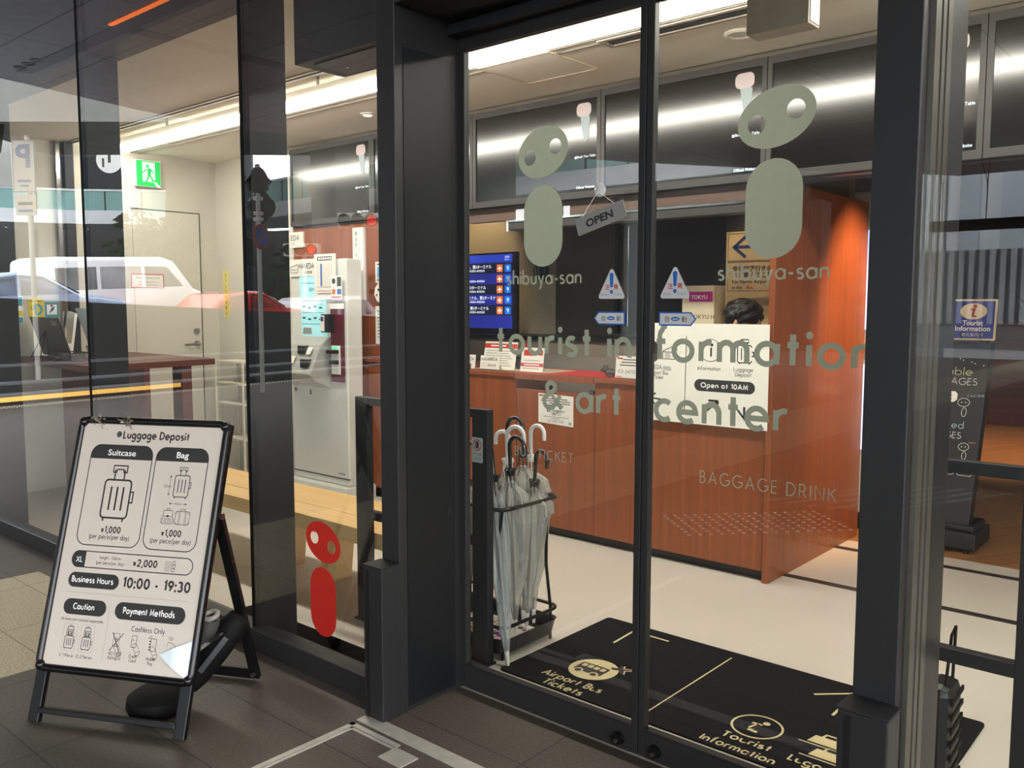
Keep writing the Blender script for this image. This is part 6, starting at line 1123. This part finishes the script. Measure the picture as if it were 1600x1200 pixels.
t = signpost('white parking sign with a blue P on a grey pole, mirrored at the left edge', -15.16, -1.5, 4.2); U2 = Vector((-.80, .60, 0)).normalized(); NN = U2.cross(Vector(ZA)); b0 = Vector((-15.12, -1.42, 3.30)) - U2 * .18
MB().prism(rr_pts(0, 0, .38, .82, .02, 3), b0 - NN * .03, U2, ZA, .02).build('parking_plate', PAPER, t); A = Art(b0 - NN * .008, U2, ZA); A.line('blue', [(.01, .01), (.37, .01), (.37, .81), (.01, .81)], .012, closed=True); A.ft('blue', 'P', .19, .40, .5, 'c', bold=.03); A.rect('blue', .08, .16, .30, .20); A.rect('blue', .12, .09, .26, .12); A.build(t)
MB().prism(rr_pts(.02, -.36, .36, -.04, .01, 2), b0 - NN * .03, U2, ZA, .02).build('hours_plate', PAPER, t); A = Art(b0 - NN * .008, U2, ZA); A.rect('black', .07, -.20, .31, -.15); A.rect('blue', .07, -.31, .31, -.27); A.build(t)
t = signpost('round no parking sign on a pole with bagged signs above, mirrored in the second fin', -13.2, -4.42, 3.9); U2 = Vector((.35, .94, 0)).normalized(); NN = U2.cross(Vector(ZA)); c = Vector((-13.2, -4.42, 2.68)); MB().cyl(c + NN * .04, c + NN * .055, .22, 28).build('disc', INK['red'], t); MB().cyl(c + NN * .05, c + NN * .058, .17, 28).build('blue_face', INK['blue'], t); A = Art(c + NN * .0585, U2, ZA); A.line('red', [(-.12, .12), (.12, -.12)], .05); A.build(t)
rn = random.Random(8); bagm = mat('black_bag', '0d0d0e', .25, 0, .3, 12, bump=.5)
for z_, r_, dx in ((3.62, .26, -.02), (3.22, .3, -.18)): m = MB(); m.lathe([(.02, -r_)] + [(r_ * (math.sin(PI * i / 8)) * rn.uniform(.7, 1.05), -r_ + 2 * r_ * i / 8) for i in range(1, 8)] + [(.02, r_)], (-13.2 + dx, -4.42 + dx, z_), 9); m.build('bagged_sign', bagm, t)
for z_ in (2.95, 3.05, 3.3): MB().box(-13.26, -13.14, -4.48, -4.36, z_, z_ + .06).build('band', INK['white'], t)
def signal(lab, x, y, z):
    t = T('traffic_light', lab, 'traffic light', (x, y, -1)); MB().cyl((x, y, -2), (x, y, z + .2), .08, 10).build('pole', GREYM, t); d = Vector((.62, .78, 0)).normalized(); u = Vector((-d.y, d.x, 0)); c = Vector((x, y, z)) + d * .25
    MB().bar(c - u * .6, c + u * .6, .3, .42).build('housing', GREYM, t)
    for k, (q, e) in enumerate((('ff3030', 3.), ('3a3020', .02), ('203a30', .02))): p = c + u * (-.38 + .38 * k) + d * .14; MB().cyl(p, p + d * .05, .15, 16).build('lamp', glow('signal_' + q, q, e), t); MB().lathe([(.17, 0), (.18, .22), (.165, .22), (.155, 0)], p, 16, tuple(d)).build('hood', BLACK, t)
signal('three lamp traffic light showing red, mirrored beside the pillar above the BUS TICKET sign', -19.8, -12.1, 3.9); signal('far traffic light showing red, mirrored above the HANEDA plate', -25.2, -14.0, 3.4)
t = T('hanging_bar', 'black bar sign hung from the canopy on V shaped wires, mirrored at the upper right', 'hanging sign', (-4.6, -18, 3.3)); MB().box(-6.35, -2.0, -18.6, -18.4, 3.28, 3.53).build('bar', BLACK, t, bev=.01)
for x in (-6.1, -5.15, -4.2, -3.25): MB().tube([(x, -18.5, 3.53), (x, -18.5, 4.35), (x - .18, -18.5, 5.0)], .012, 6).build('wire', BLACKM, t); MB().tube([(x, -18.5, 4.35), (x + .04, -18.5, 5.0)], .012, 6).build('wire', BLACKM, t)
t = T('louvre_fence', 'grey upright louvre fence along the far side, mirrored above the blue panel', 'fence', (-4, -30, 0)); LF = mat('fence_grey', 'dfe2e3', .5, .0, .04, 4); MB().box(-10.2, 3, -30.12, -30.05, 0, 3.5).build('back_board', mat('fence_dark', '8f9497', .6), t)
for k in range(40): MB().box(-10.2 + k * .33, -10.2 + k * .33 + .17, -30.05, -29.9, .9, 3.5).build('louvre', LF, t)
t = T('billboard', 'blue and white billboard with red bars mirrored at the left edge', 'billboard', (-44.2, -10.6, 6)); U2 = Vector((.35, -.94, 0)).normalized()
b0 = Vector((-45.2, -8.6, 6.9)); MB().prism([(0, 0), (3.6, 0), (3.6, 3.0), (0, 3.0)], b0 - U2.cross(Vector(ZA)) * .2, U2 * -1 if False else U2, ZA, -.2).build('panel', INK['white'], t)
